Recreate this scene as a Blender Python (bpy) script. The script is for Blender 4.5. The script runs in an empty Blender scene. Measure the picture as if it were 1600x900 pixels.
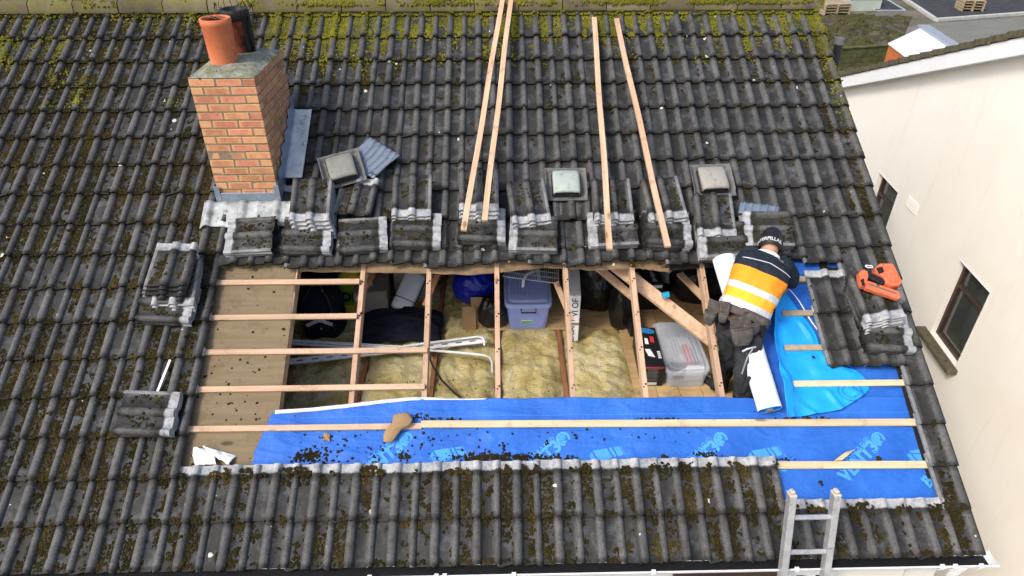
import bpy, bmesh, math, random
import numpy as np
from mathutils import Vector, Matrix, noise
random.seed(7)
rng = np.random.default_rng(11)
R = math.radians
sc = bpy.context.scene
col = sc.collection
# ---------------------------------------------------------------- camera
CAMP = Vector((.199, -2.95, 4.336))
YAW, PITCH, ROLL, FPX = R(1.118), R(33.682), R(-.07), 1067.0
cf = Vector((math.sin(YAW)*math.cos(PITCH), math.cos(YAW)*math.cos(PITCH), -math.sin(PITCH)))
cr = Vector((math.cos(YAW), -math.sin(YAW), 0)); cu = cr.cross(cf)
cr, cu = cr*math.cos(ROLL)+cu*math.sin(ROLL), cu*math.cos(ROLL)-cr*math.sin(ROLL)
cd = bpy.data.cameras.new('camera'); cam = bpy.data.objects.new('camera', cd); col.objects.link(cam)
cam.matrix_world = Matrix(((cr.x, cu.x, -cf.x, CAMP.x), (cr.y, cu.y, -cf.y, CAMP.y), (cr.z, cu.z, -cf.z, CAMP.z), (0, 0, 0, 1)))
cd.sensor_width = 36; cd.lens = 36*FPX/1600; cd.clip_start = .05; cd.clip_end = 2000
sc.camera = cam
# ---------------------------------------------------------------- sky, sun, exposure
SUN_EL, SUN_AZ = R(46), R(229)          # azimuth clockwise from +Y
w = bpy.data.worlds.new('World'); sc.world = w; w.use_nodes = True
nt = w.node_tree; bg = nt.nodes['Background']
sky = nt.nodes.new('ShaderNodeTexSky'); sky.sky_type = 'NISHITA'; sky.sun_disc = False
sky.sun_elevation = SUN_EL; sky.sun_rotation = SUN_AZ; sky.air_density = 1.0; sky.dust_density = 3.5; sky.ozone_density = 1.0
nt.links.new(sky.outputs[0], bg.inputs[0]); bg.inputs[1].default_value = .145
sd = bpy.data.lights.new('sun', 'SUN'); sd.energy = 1.5; sd.angle = R(12); sd.color = (1, .95, .87)
sun = bpy.data.objects.new('sun', sd); col.objects.link(sun)
tosun = Vector((math.sin(SUN_AZ)*math.cos(SUN_EL), math.cos(SUN_AZ)*math.cos(SUN_EL), math.sin(SUN_EL)))
sun.rotation_euler = tosun.to_track_quat('Z', 'Y').to_euler()
sc.view_settings.view_transform = 'Standard'; sc.view_settings.look = 'None'
sc.view_settings.exposure = .68; sc.view_settings.gamma = 1
# ---------------------------------------------------------------- geometry helpers
PIT = R(30); S30, C30 = math.sin(PIT), math.cos(PIT)
RM = Matrix.Rotation(PIT, 4, 'X')                  # roof frame (u across, v up the slope, h off it) -> world
def ray(x, y): return cf + cr*((x-800)/FPX) + cu*((450-y)/FPX)
def hit(x, y, p, n):
    d = ray(x, y); p = Vector(p); n = Vector(n)
    return CAMP + d*((p-CAMP).dot(n)/d.dot(n))
def onroof(x, y, h=0):
    q = hit(x, y, (0, -S30*h, C30*h), (0, -S30, C30)); return Vector((q.x, q.y*C30+q.z*S30, h))
def onz(x, y, z): return hit(x, y, (0, 0, z), (0, 0, 1))
def ony(x, y, Y): return hit(x, y, (0, Y, 0), (0, 1, 0))
def T(x, y=0, z=0): return Matrix.Translation(Vector((x, y, z)) if not isinstance(x, Vector) else x)
def RZ(a): return Matrix.Rotation(a, 4, 'Z')
def RX(a): return Matrix.Rotation(a, 4, 'X')
def RY(a): return Matrix.Rotation(a, 4, 'Y')
WM = {}
def place(o, M, parent=None):
    WM[o.name] = M.copy()
    if parent is not None:
        o.parent = parent; o.matrix_basis = WM[parent.name].inverted() @ M
    else: o.matrix_basis = M
    return o
def tag(o, label=None, cat=None, group=None, kind=None):
    if label: o['label'] = label
    if cat: o['category'] = cat
    if group: o['group'] = group
    if kind: o['kind'] = kind
    return o
def empty(name, M, parent=None):
    o = bpy.data.objects.new(name, None); col.objects.link(o); o.empty_display_size = .1
    return place(o, M, parent)
class MB:
    def __init__(s): s.v = []; s.f = []; s.m = []; s.sm = []; s.uv = None
    def add(s, vs, fs, M=None, mi=0, smooth=False):
        b = len(s.v)
        s.v += [tuple(M @ Vector(v)) if M is not None else tuple(v) for v in vs]
        s.f += [tuple(i+b for i in f) for f in fs]; s.m += [mi]*len(fs); s.sm += [smooth]*len(fs)
        return s
    def box(s, c, d, M=None, bev=0, mi=0):
        x, y, z = d[0]/2, d[1]/2, d[2]/2
        if bev <= 0:
            vs = [(a*x, b*y, e*z) for a in (-1, 1) for b in (-1, 1) for e in (-1, 1)]
            fs = [(0, 1, 3, 2), (4, 6, 7, 5), (0, 4, 5, 1), (2, 3, 7, 6), (0, 2, 6, 4), (1, 5, 7, 3)]
        else:
            bev = min(bev, x*.9, y*.9, z*.9); vs = []; ix = {}
            for a in (-1, 1):
                for b in (-1, 1):
                    for e in (-1, 1):
                        for k in range(3):
                            p = [a*(x-bev), b*(y-bev), e*(z-bev)]; p[k] = (a*x, b*y, e*z)[k]
                            ix[(a, b, e, k)] = len(vs); vs.append(tuple(p))
            fs = []
            q = [(-1, -1), (1, -1), (1, 1), (-1, 1)]
            for k in range(3):
                for sg in (-1, 1):
                    def key(p):
                        t = [0, 0, 0]; t[k] = sg; t[(k+1) % 3] = p[0]; t[(k+2) % 3] = p[1]; return tuple(t)
                    fc = [ix[key(p)+(k,)] for p in q]
                    fs.append(tuple(fc if sg > 0 else fc[::-1]))
                for (b, e) in q:                      # edges along axis k
                    def kk(a):
                        t = [0, 0, 0]; t[k] = a; t[(k+1) % 3] = b; t[(k+2) % 3] = e; return tuple(t)
                    k1, k2 = (k+1) % 3, (k+2) % 3
                    fc = [ix[kk(-1)+(k1,)], ix[kk(1)+(k1,)], ix[kk(1)+(k2,)], ix[kk(-1)+(k2,)]]
                    fs.append(tuple(fc if b*e > 0 else fc[::-1]))
            for a in (-1, 1):
                for b in (-1, 1):
                    for e in (-1, 1):
                        fc = [ix[(a, b, e, 0)], ix[(a, b, e, 1)], ix[(a, b, e, 2)]]
                        fs.append(tuple(fc if a*b*e > 0 else fc[::-1]))
        vs = [(v[0]+c[0], v[1]+c[1], v[2]+c[2]) for v in vs]
        return s.add(vs, fs, M, mi)
    def bar(s, a, b, wd, th, up=Vector((0, 0, 1)), bev=.002, mi=0):
        a = Vector(a); b = Vector(b); y = (b-a); L = y.length; y.normalize()
        x = y.cross(Vector(up)).normalized(); z = x.cross(y)
        M = Matrix(((x.x, y.x, z.x, 0), (x.y, y.y, z.y, 0), (x.z, y.z, z.z, 0), (0, 0, 0, 1)))
        return s.box((0, 0, 0), (wd, L, th), T((a+b)/2) @ M, bev, mi)
    def tube(s, pts, r, n=8, M=None, mi=0, cap=True):
        pts = [Vector(p) for p in pts]; rs = r if isinstance(r, (list, tuple)) else [r]*len(pts)
        vs = []; fs = []; up = None
        for i, p in enumerate(pts):
            d = (pts[min(i+1, len(pts)-1)]-pts[max(i-1, 0)]).normalized()
            if up is None: up = Vector((0, 0, 1)) if abs(d.z) < .9 else Vector((1, 0, 0))
            x = d.cross(up).normalized(); up = x.cross(d).normalized()
            for k in range(n):
                t = 2*math.pi*k/n; vs.append(p+(x*math.cos(t)+up*math.sin(t))*rs[i])
        for i in range(len(pts)-1):
            for k in range(n):
                a, b = i*n+k, i*n+(k+1) % n; fs.append((a, b, b+n, a+n))
        s.add(vs, fs, M, mi, True)
        if cap: s.add(vs[:n], [tuple(range(n))[::-1]], M, mi); s.add(vs[-n:], [tuple(range(n))], M, mi)
        return s
    def loft(s, rings, M=None, mi=0, smooth=True, cap=(True, True), closed=True):
        n = len(rings[0]); vs = [v for r in rings for v in r]; fs = []; ms = []
        for i in range(len(rings)-1):
            for k in range(n if closed else n-1):
                a, b = i*n+k, i*n+(k+1) % n; fs.append((a, b, b+n, a+n)); ms.append(mi[i] if isinstance(mi, (list, tuple)) else mi)
        s.add(vs, fs, M, 0, smooth); s.m[-len(fs):] = ms
        if cap[0]: s.add(rings[0], [tuple(range(n))[::-1]], M, ms[0])
        if cap[1]: s.add(rings[-1], [tuple(range(n))], M, ms[-1])
        return s
    def grid(s, nx, ny, fn, M=None, mi=0, smooth=True, both=0):
        vs = [fn(i/nx, j/ny) for j in range(ny+1) for i in range(nx+1)]
        fs = [(j*(nx+1)+i, j*(nx+1)+i+1, (j+1)*(nx+1)+i+1, (j+1)*(nx+1)+i) for j in range(ny) for i in range(nx)]
        s.add(vs, fs, M, mi, smooth)
        return s
    def prism(s, poly, z0, z1, M=None, mi=0):
        n = len(poly); vs = [(p[0], p[1], z0) for p in poly]+[(p[0], p[1], z1) for p in poly]
        fs = [tuple(range(n))[::-1], tuple(range(n, 2*n))]+[(i, (i+1) % n, (i+1) % n+n, i+n) for i in range(n)]
        return s.add(vs, fs, M, mi)
    def mesh(s, name, mats):
        me = bpy.data.meshes.new(name); me.from_pydata(s.v, [], s.f)
        for m in (mats if isinstance(mats, (list, tuple)) else [mats]): me.materials.append(m)
        me.polygons.foreach_set('material_index', s.m); me.polygons.foreach_set('use_smooth', s.sm); me.update()
        return me
    def build(s, name, mats, parent=None, M=Matrix()):
        return put(name, s.mesh(name, mats), parent, M)
def put(name, me, parent=None, M=Matrix()):
    o = bpy.data.objects.new(name, me); col.objects.link(o); return place(o, M, parent)
def box(name, c, d, m, parent=None, M=Matrix(), bev=.002):
    return MB().box((0, 0, 0), d, None, bev).build(name, m, parent, M @ T(*c))
def circ(c, x, y, rx, ry, n=20, e=2.0):
    out = []
    for k in range(n):
        t = 2*math.pi*k/n; a, b = math.cos(t), math.sin(t)
        out.append(Vector(c)+Vector(x)*rx*math.copysign(abs(a)**(2/e), a)+Vector(y)*ry*math.copysign(abs(b)**(2/e), b))
    return out
def solid(o, t, off=-1):
    m = o.modifiers.new('thick', 'SOLIDIFY'); m.thickness = t; m.offset = off; return o
def subd(o, n=1):
    m = o.modifiers.new('sub', 'SUBSURF'); m.levels = n; m.render_levels = n; return o
def fast_mesh(name, verts, faces_flat, nper, mat, smooth=True):
    me = bpy.data.meshes.new(name); nv = len(verts); nf = len(faces_flat)//nper
    me.vertices.add(nv); me.vertices.foreach_set('co', verts.astype(np.float32).ravel())
    me.loops.add(len(faces_flat)); me.loops.foreach_set('vertex_index', faces_flat.astype(np.int32))
    me.polygons.add(nf); me.polygons.foreach_set('loop_start', np.arange(0, nf*nper, nper, dtype=np.int32))
    me.polygons.foreach_set('use_smooth', np.full(nf, smooth)); me.update(calc_edges=True); me.materials.append(mat)
    return me
# ---------------------------------------------------------------- materials
MATS = {}
class N:
    def __init__(s, name):
        s.m = bpy.data.materials.new(name); s.m.use_nodes = True; s.t = s.m.node_tree; s.b = s.t.nodes['Principled BSDF']; MATS[name] = s.m
        s.tc = s.t.nodes.new('ShaderNodeTexCoord'); s.oi = s.t.nodes.new('ShaderNodeObjectInfo')
        mul = s.t.nodes.new('ShaderNodeVectorMath'); mul.operation = 'SCALE'; mul.inputs[0].default_value = (13, 7, 5)
        s.l(s.oi.outputs['Random'], mul.inputs['Scale'])
        ad = s.t.nodes.new('ShaderNodeVectorMath'); s.l(s.tc.outputs['Object'], ad.inputs[0]); s.l(mul.outputs[0], ad.inputs[1])
        s.co = ad.outputs[0]
    def l(s, a, b): s.t.links.new(a, b)
    def noise(s, scale, detail=5, rough=.6, co=None, dist=0):
        n = s.t.nodes.new('ShaderNodeTexNoise'); n.inputs['Scale'].default_value = scale; n.inputs['Detail'].default_value = detail
        n.inputs['Roughness'].default_value = rough; n.inputs['Distortion'].default_value = dist; s.l(co or s.co, n.inputs['Vector']); return n.outputs['Fac']
    def stretch(s, v, co=None):
        n = s.t.nodes.new('ShaderNodeMapping'); n.inputs['Scale'].default_value = v; s.l(co or s.co, n.inputs['Vector']); return n.outputs[0]
    def vor(s, scale, co=None, feat='F1'):
        n = s.t.nodes.new('ShaderNodeTexVoronoi'); n.feature = feat; n.inputs['Scale'].default_value = scale; s.l(co or s.co, n.inputs['Vector']); return n.outputs['Distance']
    def ramp(s, f, *stops):
        n = s.t.nodes.new('ShaderNodeValToRGB'); e = n.color_ramp.elements
        while len(e) < len(stops): e.new(.5)
        for el, (p, c) in zip(e, stops):
            el.position = p; el.color = (c, c, c, 1) if not isinstance(c, (tuple, list)) else tuple(c)+(1,)
        s.l(f, n.inputs[0]); return n.outputs[0]
    def mix(s, f, a, b, mode='MIX'):
        n = s.t.nodes.new('ShaderNodeMix'); n.data_type = 'RGBA'; n.blend_type = mode
        for i, v in ((0, f), (6, a), (7, b)):
            if isinstance(v, (int, float)): n.inputs[i].default_value = v if i == 0 else (v, v, v, 1)
            elif isinstance(v, (tuple, list)): n.inputs[i].default_value = tuple(v)+(1,)
            else: s.l(v, n.inputs[i])
        return n.outputs[2]
    def math(s, op, a, b=None):
        n = s.t.nodes.new('ShaderNodeMath'); n.operation = op
        for i, v in ((0, a), (1, b)):
            if v is None: continue
            if isinstance(v, (int, float)): n.inputs[i].default_value = v
            else: s.l(v, n.inputs[i])
        return n.outputs[0]
    def vary(s, c, amt, hue=0):
        n = s.t.nodes.new('ShaderNodeHueSaturation')
        v = s.t.nodes.new('ShaderNodeMapRange'); v.inputs['To Min'].default_value = 1-amt; v.inputs['To Max'].default_value = 1+amt
        s.l(s.oi.outputs['Random'], v.inputs['Value']); s.l(v.outputs[0], n.inputs['Value'])
        if hue:
            h = s.t.nodes.new('ShaderNodeMapRange'); h.inputs['To Min'].default_value = .5-hue; h.inputs['To Max'].default_value = .5+hue
            q = s.math('FRACT', s.math('MULTIPLY', s.oi.outputs['Random'], 7.31)); s.l(q, h.inputs['Value']); s.l(h.outputs[0], n.inputs['Hue'])
        s.l(c, n.inputs['Color']); return n.outputs[0]
    def sep(s, v):
        n = s.t.nodes.new('ShaderNodeSeparateXYZ'); s.l(v, n.inputs[0]); return n.outputs
    def out(s, c=None, rough=.7, spec=.3, bump=None, bs=.3, bd=.01, metal=0, trans=0, alpha=1, ior=1.45):
        if c is not None:
            if isinstance(c, (tuple, list)): s.b.inputs['Base Color'].default_value = tuple(c)+(1,)
            else: s.l(c, s.b.inputs['Base Color'])
        if isinstance(rough, (int, float)): s.b.inputs['Roughness'].default_value = rough
        else: s.l(rough, s.b.inputs['Roughness'])
        s.b.inputs['Specular IOR Level'].default_value = spec; s.b.inputs['Metallic'].default_value = metal
        s.b.inputs['Transmission Weight'].default_value = trans; s.b.inputs['IOR'].default_value = ior; s.b.inputs['Alpha'].default_value = alpha
        if bump is not None:
            n = s.t.nodes.new('ShaderNodeBump'); n.inputs['Strength'].default_value = bs; n.inputs['Distance'].default_value = bd
            s.l(bump, n.inputs['Height']); s.l(n.outputs[0], s.b.inputs['Normal'])
        return s.m
def simple(name, c1, c2=None, scale=8, rough=.7, spec=.3, bump=.3, bd=.004, bscale=40, vary=0, metal=0, dirt=None, alpha=1):
    k = N(name); c2 = c2 or tuple(x*.75 for x in c1)
    c = k.ramp(k.noise(scale), (.3, c2), (.7, c1))
    if dirt: c = k.mix(k.ramp(k.noise(scale*2.3, 8, .7), (.55, 0), (.68, 1)), c, dirt)
    if vary: c = k.vary(c, vary)
    return k.out(c, rough, spec, k.noise(bscale, 4) if bump else None, bump, bd, metal, 0, alpha)
def tile_mat():
    k = N('concrete_tile'); uvn = k.t.nodes.new('ShaderNodeUVMap'); uv = k.sep(uvn.outputs[0])
    big = k.noise(5, 4); fine = k.noise(60, 4, .7)
    c = k.ramp(big, (.3, (.038, .038, .037)), (.52, (.071, .070, .067)), (.72, (.125, .123, .117)))
    c = k.mix(.5, c, k.ramp(fine, (.3, (.030, .031, .031)), (.7, (.165, .166, .165))))
    brown = k.ramp(k.noise(14, 5, .75), (.5, 0), (.64, 1))
    c = k.mix(k.math('MULTIPLY', brown, .7), c, (.040, .034, .022))
    v = k.vor(9); spots = k.ramp(k.math('ADD', v, k.math('MULTIPLY', k.noise(30), .22)), (.16, 1), (.19, 0))
    pick = k.ramp(k.noise(6.3, 2), (.55, 0), (.6, 1))
    c = k.mix(k.math('MULTIPLY', spots, k.math('MULTIPLY', pick, .55)), c, (.33, .33, .29))
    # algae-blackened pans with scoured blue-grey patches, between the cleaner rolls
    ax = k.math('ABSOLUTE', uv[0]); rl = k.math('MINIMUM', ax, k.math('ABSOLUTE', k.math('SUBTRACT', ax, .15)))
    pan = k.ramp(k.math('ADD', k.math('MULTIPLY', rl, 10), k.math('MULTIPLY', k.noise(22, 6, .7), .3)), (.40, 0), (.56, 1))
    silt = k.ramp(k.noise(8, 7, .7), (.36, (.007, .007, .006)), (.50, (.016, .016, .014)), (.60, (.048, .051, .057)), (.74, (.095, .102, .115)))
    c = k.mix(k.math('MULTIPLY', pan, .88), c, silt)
    # near-black bands along each lap, with ragged edges
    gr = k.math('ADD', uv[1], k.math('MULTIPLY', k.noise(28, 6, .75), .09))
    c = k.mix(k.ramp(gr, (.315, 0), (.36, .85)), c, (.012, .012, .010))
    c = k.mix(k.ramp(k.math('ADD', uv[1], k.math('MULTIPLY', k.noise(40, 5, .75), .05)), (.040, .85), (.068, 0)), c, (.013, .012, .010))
    c = k.vary(c, .2)
    # sheltered head of the tile: never weathered, pale cement
    hd = k.math('ADD', uv[1], k.math('MULTIPLY', k.noise(35, 4), .024))
    head = k.ramp(hd, (.352, 0), (.366, 1))
    pale = k.ramp(k.noise(16, 7, .7), (.3, (.14, .145, .15)), (.5, (.36, .37, .38)), (.7, (.56, .56, .555)))
    head = k.math('MAXIMUM', head, k.ramp(k.math('ADD', uv[0], k.math('MULTIPLY', k.noise(40, 4), .012)), (-.141+.0, 1), (-.133, 0)) if False else k.math('MULTIPLY', k.math('LESS_THAN', uv[0], -.139), .4))
    c = k.mix(k.math('MULTIPLY', head, .9), c, pale)
    # uneven roughness and bump
    return k.out(c, k.ramp(fine, (.2, .5), (.8, .8)), .4, k.noise(45, 4, .75), .6, .006)
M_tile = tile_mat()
M_tedge = simple('dark_tile_edge', (.022, .021, .017), (.012, .012, .01), 25, .95, .1, .4)  # near-black tone for the lip along each tile's lower end
def brick_mat():
    k = N('orange_brick')
    c = k.ramp(k.noise(18, 5), (.3, (.43, .175, .095)), (.7, (.61, .29, .155)))
    c = k.vary(c, .22, .012)
    ar = k.t.nodes.new('ShaderNodeMapRange'); s3 = k.sep(k.tc.outputs['Object'])
    # fired faces: buff arrises around a redder middle
    e = k.math('MAXIMUM', k.math('DIVIDE', k.math('ABSOLUTE', s3[2]), .0325), k.math('DIVIDE', k.math('ABSOLUTE', s3[0]), .108))
    c = k.mix(k.ramp(k.math('ADD', e, k.math('MULTIPLY', k.noise(30), .25)), (.75, 0), (1.1, .75)), c, (.66, .37, .18))
    c = k.mix(k.ramp(k.noise(9, 8, .8), (.54, 0), (.72, .65)), c, (.20, .15, .10))
    return k.out(c, .85, .2, k.noise(80, 5), .5, .004)
M_brick = brick_mat()
M_mortar = simple('mortar', (.27, .22, .155), (.17, .135, .095), 20, .9, .1, .6)
def flaunch_mat():
    k = N('mossy_mortar'); c = k.ramp(k.noise(9, 7), (.3, (.14, .14, .115)), (.65, (.33, .33, .28)))
    c = k.mix(k.ramp(k.noise(14, 6, .7), (.5, 0), (.62, .8)), c, (.14, .16, .05))
    c = k.mix(k.ramp(k.noise(26, 6, .7), (.6, 0), (.66, .8)), c, (.05, .055, .03))
    return k.out(c, .95, .1, k.noise(50, 6), .7, .008)
M_flaunch = flaunch_mat()
M_terra = simple('terracotta', (.66, .21, .10), (.52, .15, .065), 5, .8, .2, .2, dirt=(.42, .13, .07))
M_soot = simple('soot_black', (.02, .02, .02), (.008, .008, .008), 9, .6, .4, .3)
M_lead = simple('lead_sheet', (.30, .36, .43), (.2, .25, .31), 7, .45, .5, .3, metal=.35, dirt=(.42, .46, .5))
def zinc_mat():
    k = N('weathered_lead'); c = k.ramp(k.noise(7, 6), (.3, (.22, .24, .25)), (.7, (.54, .56, .57)))
    c = k.mix(k.ramp(k.noise(12, 7, .7), (.52, 0), (.66, .8)), c, (.13, .14, .08)); return k.out(c, .6, .4, k.noise(25), .3, .006, .15)
M_zinc = zinc_mat()
M_zinc2 = simple('pale_lead', (.66, .68, .68), (.42, .45, .46), 6, .6, .4, .3, dirt=(.22, .23, .17))
def wood_mat(name, c1, c2, knot=(.22, .11, .05), vary=.12, along=1, rough=.75):
    k = N(name); sv = [22, 22, 22]; sv[along] = 1.6
    g = k.noise(1.0, 6, .6, k.stretch(tuple(sv)), .6)
    c = k.ramp(g, (.3, c2), (.62, c1)); c = k.vary(c, vary)
    kn = k.vor(3.2, k.stretch((2.2, .8, 2.2) if along == 1 else (.8, 2.2, 2.2)))
    c = k.mix(k.ramp(kn, (.09, .85), (.16, 0)), c, knot)
    c = k.mix(k.ramp(k.noise(7, 7, .75), (.54, 0), (.70, .6)), c, tuple(x*.3 for x in c1))
    return k.out(c, rough, .25, g, .25, .003)
M_batten = wood_mat('new_pine', (.66, .46, .31), (.50, .31, .19), along=1)
M_rafter = wood_mat('rafter_pine', (.56, .38, .26), (.40, .25, .16), (.10, .05, .03), .12)
M_battenx = wood_mat('new_pine_cross', (.58, .41, .28), (.43, .28, .18), along=0)
M_yellowpine = wood_mat('treated_pine', (.62, .51, .33), (.46, .36, .21), along=0)
M_greybatten = wood_mat('damp_pine', (.42, .34, .22), (.30, .23, .14), along=0)
M_joist = wood_mat('old_joist', (.36, .17, .085), (.24, .10, .05), along=1)
M_ply = wood_mat('weathered_ply', (.20, .152, .09), (.158, .118, .068), (.06, .04, .025), along=0)
M_floor = wood_mat('loft_board', (.58, .40, .20), (.44, .29, .13), along=0)
M_felt = simple('old_felt', (.03, .028, .025), (.015, .014, .013), 10, .9, .1, .4)
M_feltedge = simple('torn_felt_edge', (.30, .21, .12), (.16, .11, .065), 9, .9, .1, .6)
M_dark = simple('dark_timber', (.06, .042, .028), (.035, .024, .016), 6, .9, .1, .3)
def membrane_mat():
    k = N('blue_membrane'); c = k.ramp(k.noise(2.2, 4), (.3, (.018, .105, .45)), (.7, (.03, .16, .60)))
    c = k.mix(k.ramp(k.noise(30, 6, .8), (.64, 0), (.8, .35)), c, (.25, .45, .8))
    c = k.mix(k.ramp(k.noise(9, 7, .8), (.6, 0), (.75, .35)), c, (.01, .05, .22))
    return k.out(c, .55, .35, k.math('ADD', k.math('ADD', k.noise(5, 3), k.math('MULTIPLY', k.noise(1, 5, .6, k.stretch((3, 11, 3)), 1.2), .8)), k.math('MULTIPLY', k.noise(180, 2), .06)), .5, .04)
M_memb = membrane_mat()
M_membl = simple('fresh_membrane', (.015, .37, .90), (.01, .30, .80), 3, .5, .35, .3, .02, 6)
M_print = simple('pale_print', (.075, .34, .78), (.05, .28, .72), 20, .6, .3, 0)
M_white = simple('white_fleece', (.86, .87, .88), (.80, .81, .83), 6, .8, .2, .2, .004)
M_pvc = simple('white_pvc', (.80, .81, .82), (.72, .73, .74), 5, .35, .5, 0, dirt=(.5, .5, .48))
M_cleanpvc = simple('clean_white_pvc', (.86, .86, .86), (.82, .82, .82), 2, .4, .4, 0)
M_render = simple('cream_render', (.80, .74, .63), (.75, .69, .58), 1.5, .9, .15, .35, .003, 120)
M_whitewall = simple('white_render', (.74, .72, .67), (.66, .64, .6), 3, .9, .15, .3)
M_glass = simple('window_glass', (.05, .055, .05), (.03, .035, .03), 2, .06, .8, 0)
M_brownframe = simple('brown_frame', (.060, .034, .025), (.04, .022, .017), 8, .45, .4, .1)
M_stone = simple('mossy_sill', (.16, .135, .09), (.07, .065, .04), 14, .95, .1, .8, .01)
M_lichen = simple('lichen', (.62, .62, .56), (.42, .42, .36), 40, .95, .05, .3)
M_black = simple('black_plastic', (.015, .015, .016), (.01, .01, .011), 12, .5, .4, .1)
M_grey = simple('grey_plastic', (.17, .17, .165), (.11, .11, .105), 16, .6, .35, .3, dirt=(.07, .075, .05))
# ================================================================ THE HOUSE
G, TL, RW = .3186, .415, .15            # gauge, tile length, roll spacing
UMIN, UMAX, VR = -6.45, 3.665, 5.56     # roof extent, ridge
HZ = -5.0                               # ground level, eave = 0
house = empty('house', T(-1.4, 0, HZ))
tag(house, 'brick chimneyed house with mossy grey tiled roof stripped open in the middle', 'house')
PROF = [(-.166, .002), (-.152, .011), (-.136, .0015), (-.12, 0), (-.041, 0), (-.036, .005), (-.031, .018), (-.02, .030), (-.007, .0355), (.007, .0355), (.02, .030), (.031, .018), (.036, .005), (.041, 0),
        (.113, 0), (.121, .004), (.126, .015), (.135, .026), (.145, .0305), (.155, .0305), (.165, .026), (.174, .015), (.178, .003)]
def prof(u):
    x = (u+.166) % .3-.166
    for (a, za), (b, zb) in zip(PROF, PROF[1:]):
        if x <= b: return za+(zb-za)*(x-a)/(b-a)
    if x > .12: x2 = x
    return .003
TH = .018
TT = .029
def tile_geo(pf, seed, under=True, chip=.004):
    rd = random.Random(seed); n = len(pf); ys = (0, .13, .26, TL)
    V = []; F = []; SM = []
    jit = [rd.uniform(-chip, chip) for _ in pf]
    def top(i, y, k): return (pf[i][0], y+(jit[i] if k == 0 else 0), pf[i][1]+TT*(1-y/TL)+rd.uniform(-.0006, .0006))
    for k, y in enumerate(ys):
        for i in range(n): V.append(top(i, y, k))
    for k in range(3):
        for i in range(n-1):
            a = k*n+i; F.append((a, a+1, a+1+n, a+n)); SM.append(True)
    def lip(idx, dz):                                   # strip hanging from an edge
        b = len(V)
        for i in idx: V.append(V[i])
        for i in idx: V.append((V[i][0], V[i][1], V[i][2]-dz))
        m = len(idx); out = []
        for q in range(m-1): F.append((b+q, b+m+q, b+m+q+1, b+q+1)); SM.append(False)
        return b+m
    e0 = len(F); lo = lip(list(range(n)), TH); e1 = len(F)
    hi = lip([3*n+i for i in range(n-1, -1, -1)], TH)
    lip([k*n for k in (3, 2, 1, 0)], TH); lip([k*n+n-1 for k in range(4)], TH)
    if under:
        for i in range(n-1):
            F.append((lo+i, hi+n-1-i, hi+n-2-i, lo+i+1)); SM.append(False)
    return V, F, SM, (e0, e1)
def tile_mesh(name, pf, seed, **kw):
    V, F, SM, eg = tile_geo(pf, seed, **kw)
    me = bpy.data.meshes.new(name); me.from_pydata(V, [], F); me.polygons.foreach_set('use_smooth', SM)
    uv = me.uv_layers.new(name='UVMap')
    vi = np.zeros(len(me.loops), np.int32); me.loops.foreach_get('vertex_index', vi)
    va = np.array(V)[:, :2]; uv.data.foreach_set('uv', va[vi].astype(np.float32).ravel())
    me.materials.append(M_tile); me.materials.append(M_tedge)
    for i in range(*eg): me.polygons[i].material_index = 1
    me.update(); return me
PV = [p for p in PROF if p[0] < .045]+[(.055, -.002)]                   # verge tile: ends after its wide roll
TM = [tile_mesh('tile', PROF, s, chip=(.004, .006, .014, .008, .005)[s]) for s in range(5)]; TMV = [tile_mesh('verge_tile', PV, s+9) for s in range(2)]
SL = {}
def shift7(j): return .19+.03*math.sin(j*1.7)
tiles = []                                                              # (k, j, v offset)
for k in range(17):
    for j in range(-21, 13):
        dv = 0
        if k == 1 and 8 <= j <= 11: continue
        if 2 <= k <= 3 and -7 <= j <= 11: continue
        if k in (4, 5, 6) and -7 <= j <= 9: continue
        if k == 4 and j in (10, 11): dv = .165
        if k == 7 and -7 <= j <= 10: dv = shift7(j)
        if -2.40 < j*.3 < -1.72 and 3.2 < k*G+.15 < 4.0: continue      # chimney passes through
        tiles.append((k, j, dv))
def tile_M(k, j, dv):
    rd = random.Random(k*131+j*7)
    return RM @ T(j*.3+rd.uniform(-.003, .003), k*G+dv+rd.uniform(-.008, .007), rd.uniform(-.001, .002)+(.006 if dv else 0)) @ RZ(rd.uniform(-.011, .011)) @ RX(R(-1.2) if dv else 0)
def px_of(p):
    d = p-CAMP; z = d.dot(cf); return 800+FPX*d.dot(cr)/z, 450-FPX*d.dot(cu)/z, z
def rank(t):
    x, y, z = px_of(RM @ Vector((t[1]*.3, t[0]*G+.16, 0)))
    return z+(0 if -40 < x < 1640 and -20 < y < 915 else 100)
tiles.sort(key=rank)
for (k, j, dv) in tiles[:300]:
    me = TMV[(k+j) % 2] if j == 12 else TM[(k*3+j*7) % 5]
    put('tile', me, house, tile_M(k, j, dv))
V = []; F = []; SMs = []; U = []; MI = []
for (k, j, dv) in tiles[300:]:
    v, f, s_, eg = tile_geo(PV if j == 12 else PROF, (k*5+j) % 7, under=False, chip=.006); M = tile_M(k, j, dv); b = len(V)
    V += [tuple(M @ Vector(p)) for p in v]; F += [tuple(i+b for i in q) for q in f]; SMs += s_; U += [(p[0], p[1]) for p in v]; MI += [1 if eg[0] <= i < eg[1] else 0 for i in range(len(f))]
me = bpy.data.meshes.new('roof_tiles'); me.from_pydata(V, [], F); me.polygons.foreach_set('use_smooth', SMs)
uv = me.uv_layers.new(name='UVMap'); vi = np.zeros(len(me.loops), np.int32); me.loops.foreach_get('vertex_index', vi)
uv.data.foreach_set('uv', np.array(U)[vi].astype(np.float32).ravel()); me.materials.append(M_tile); me.materials.append(M_tedge); me.polygons.foreach_set('material_index', MI); me.update()
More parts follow.
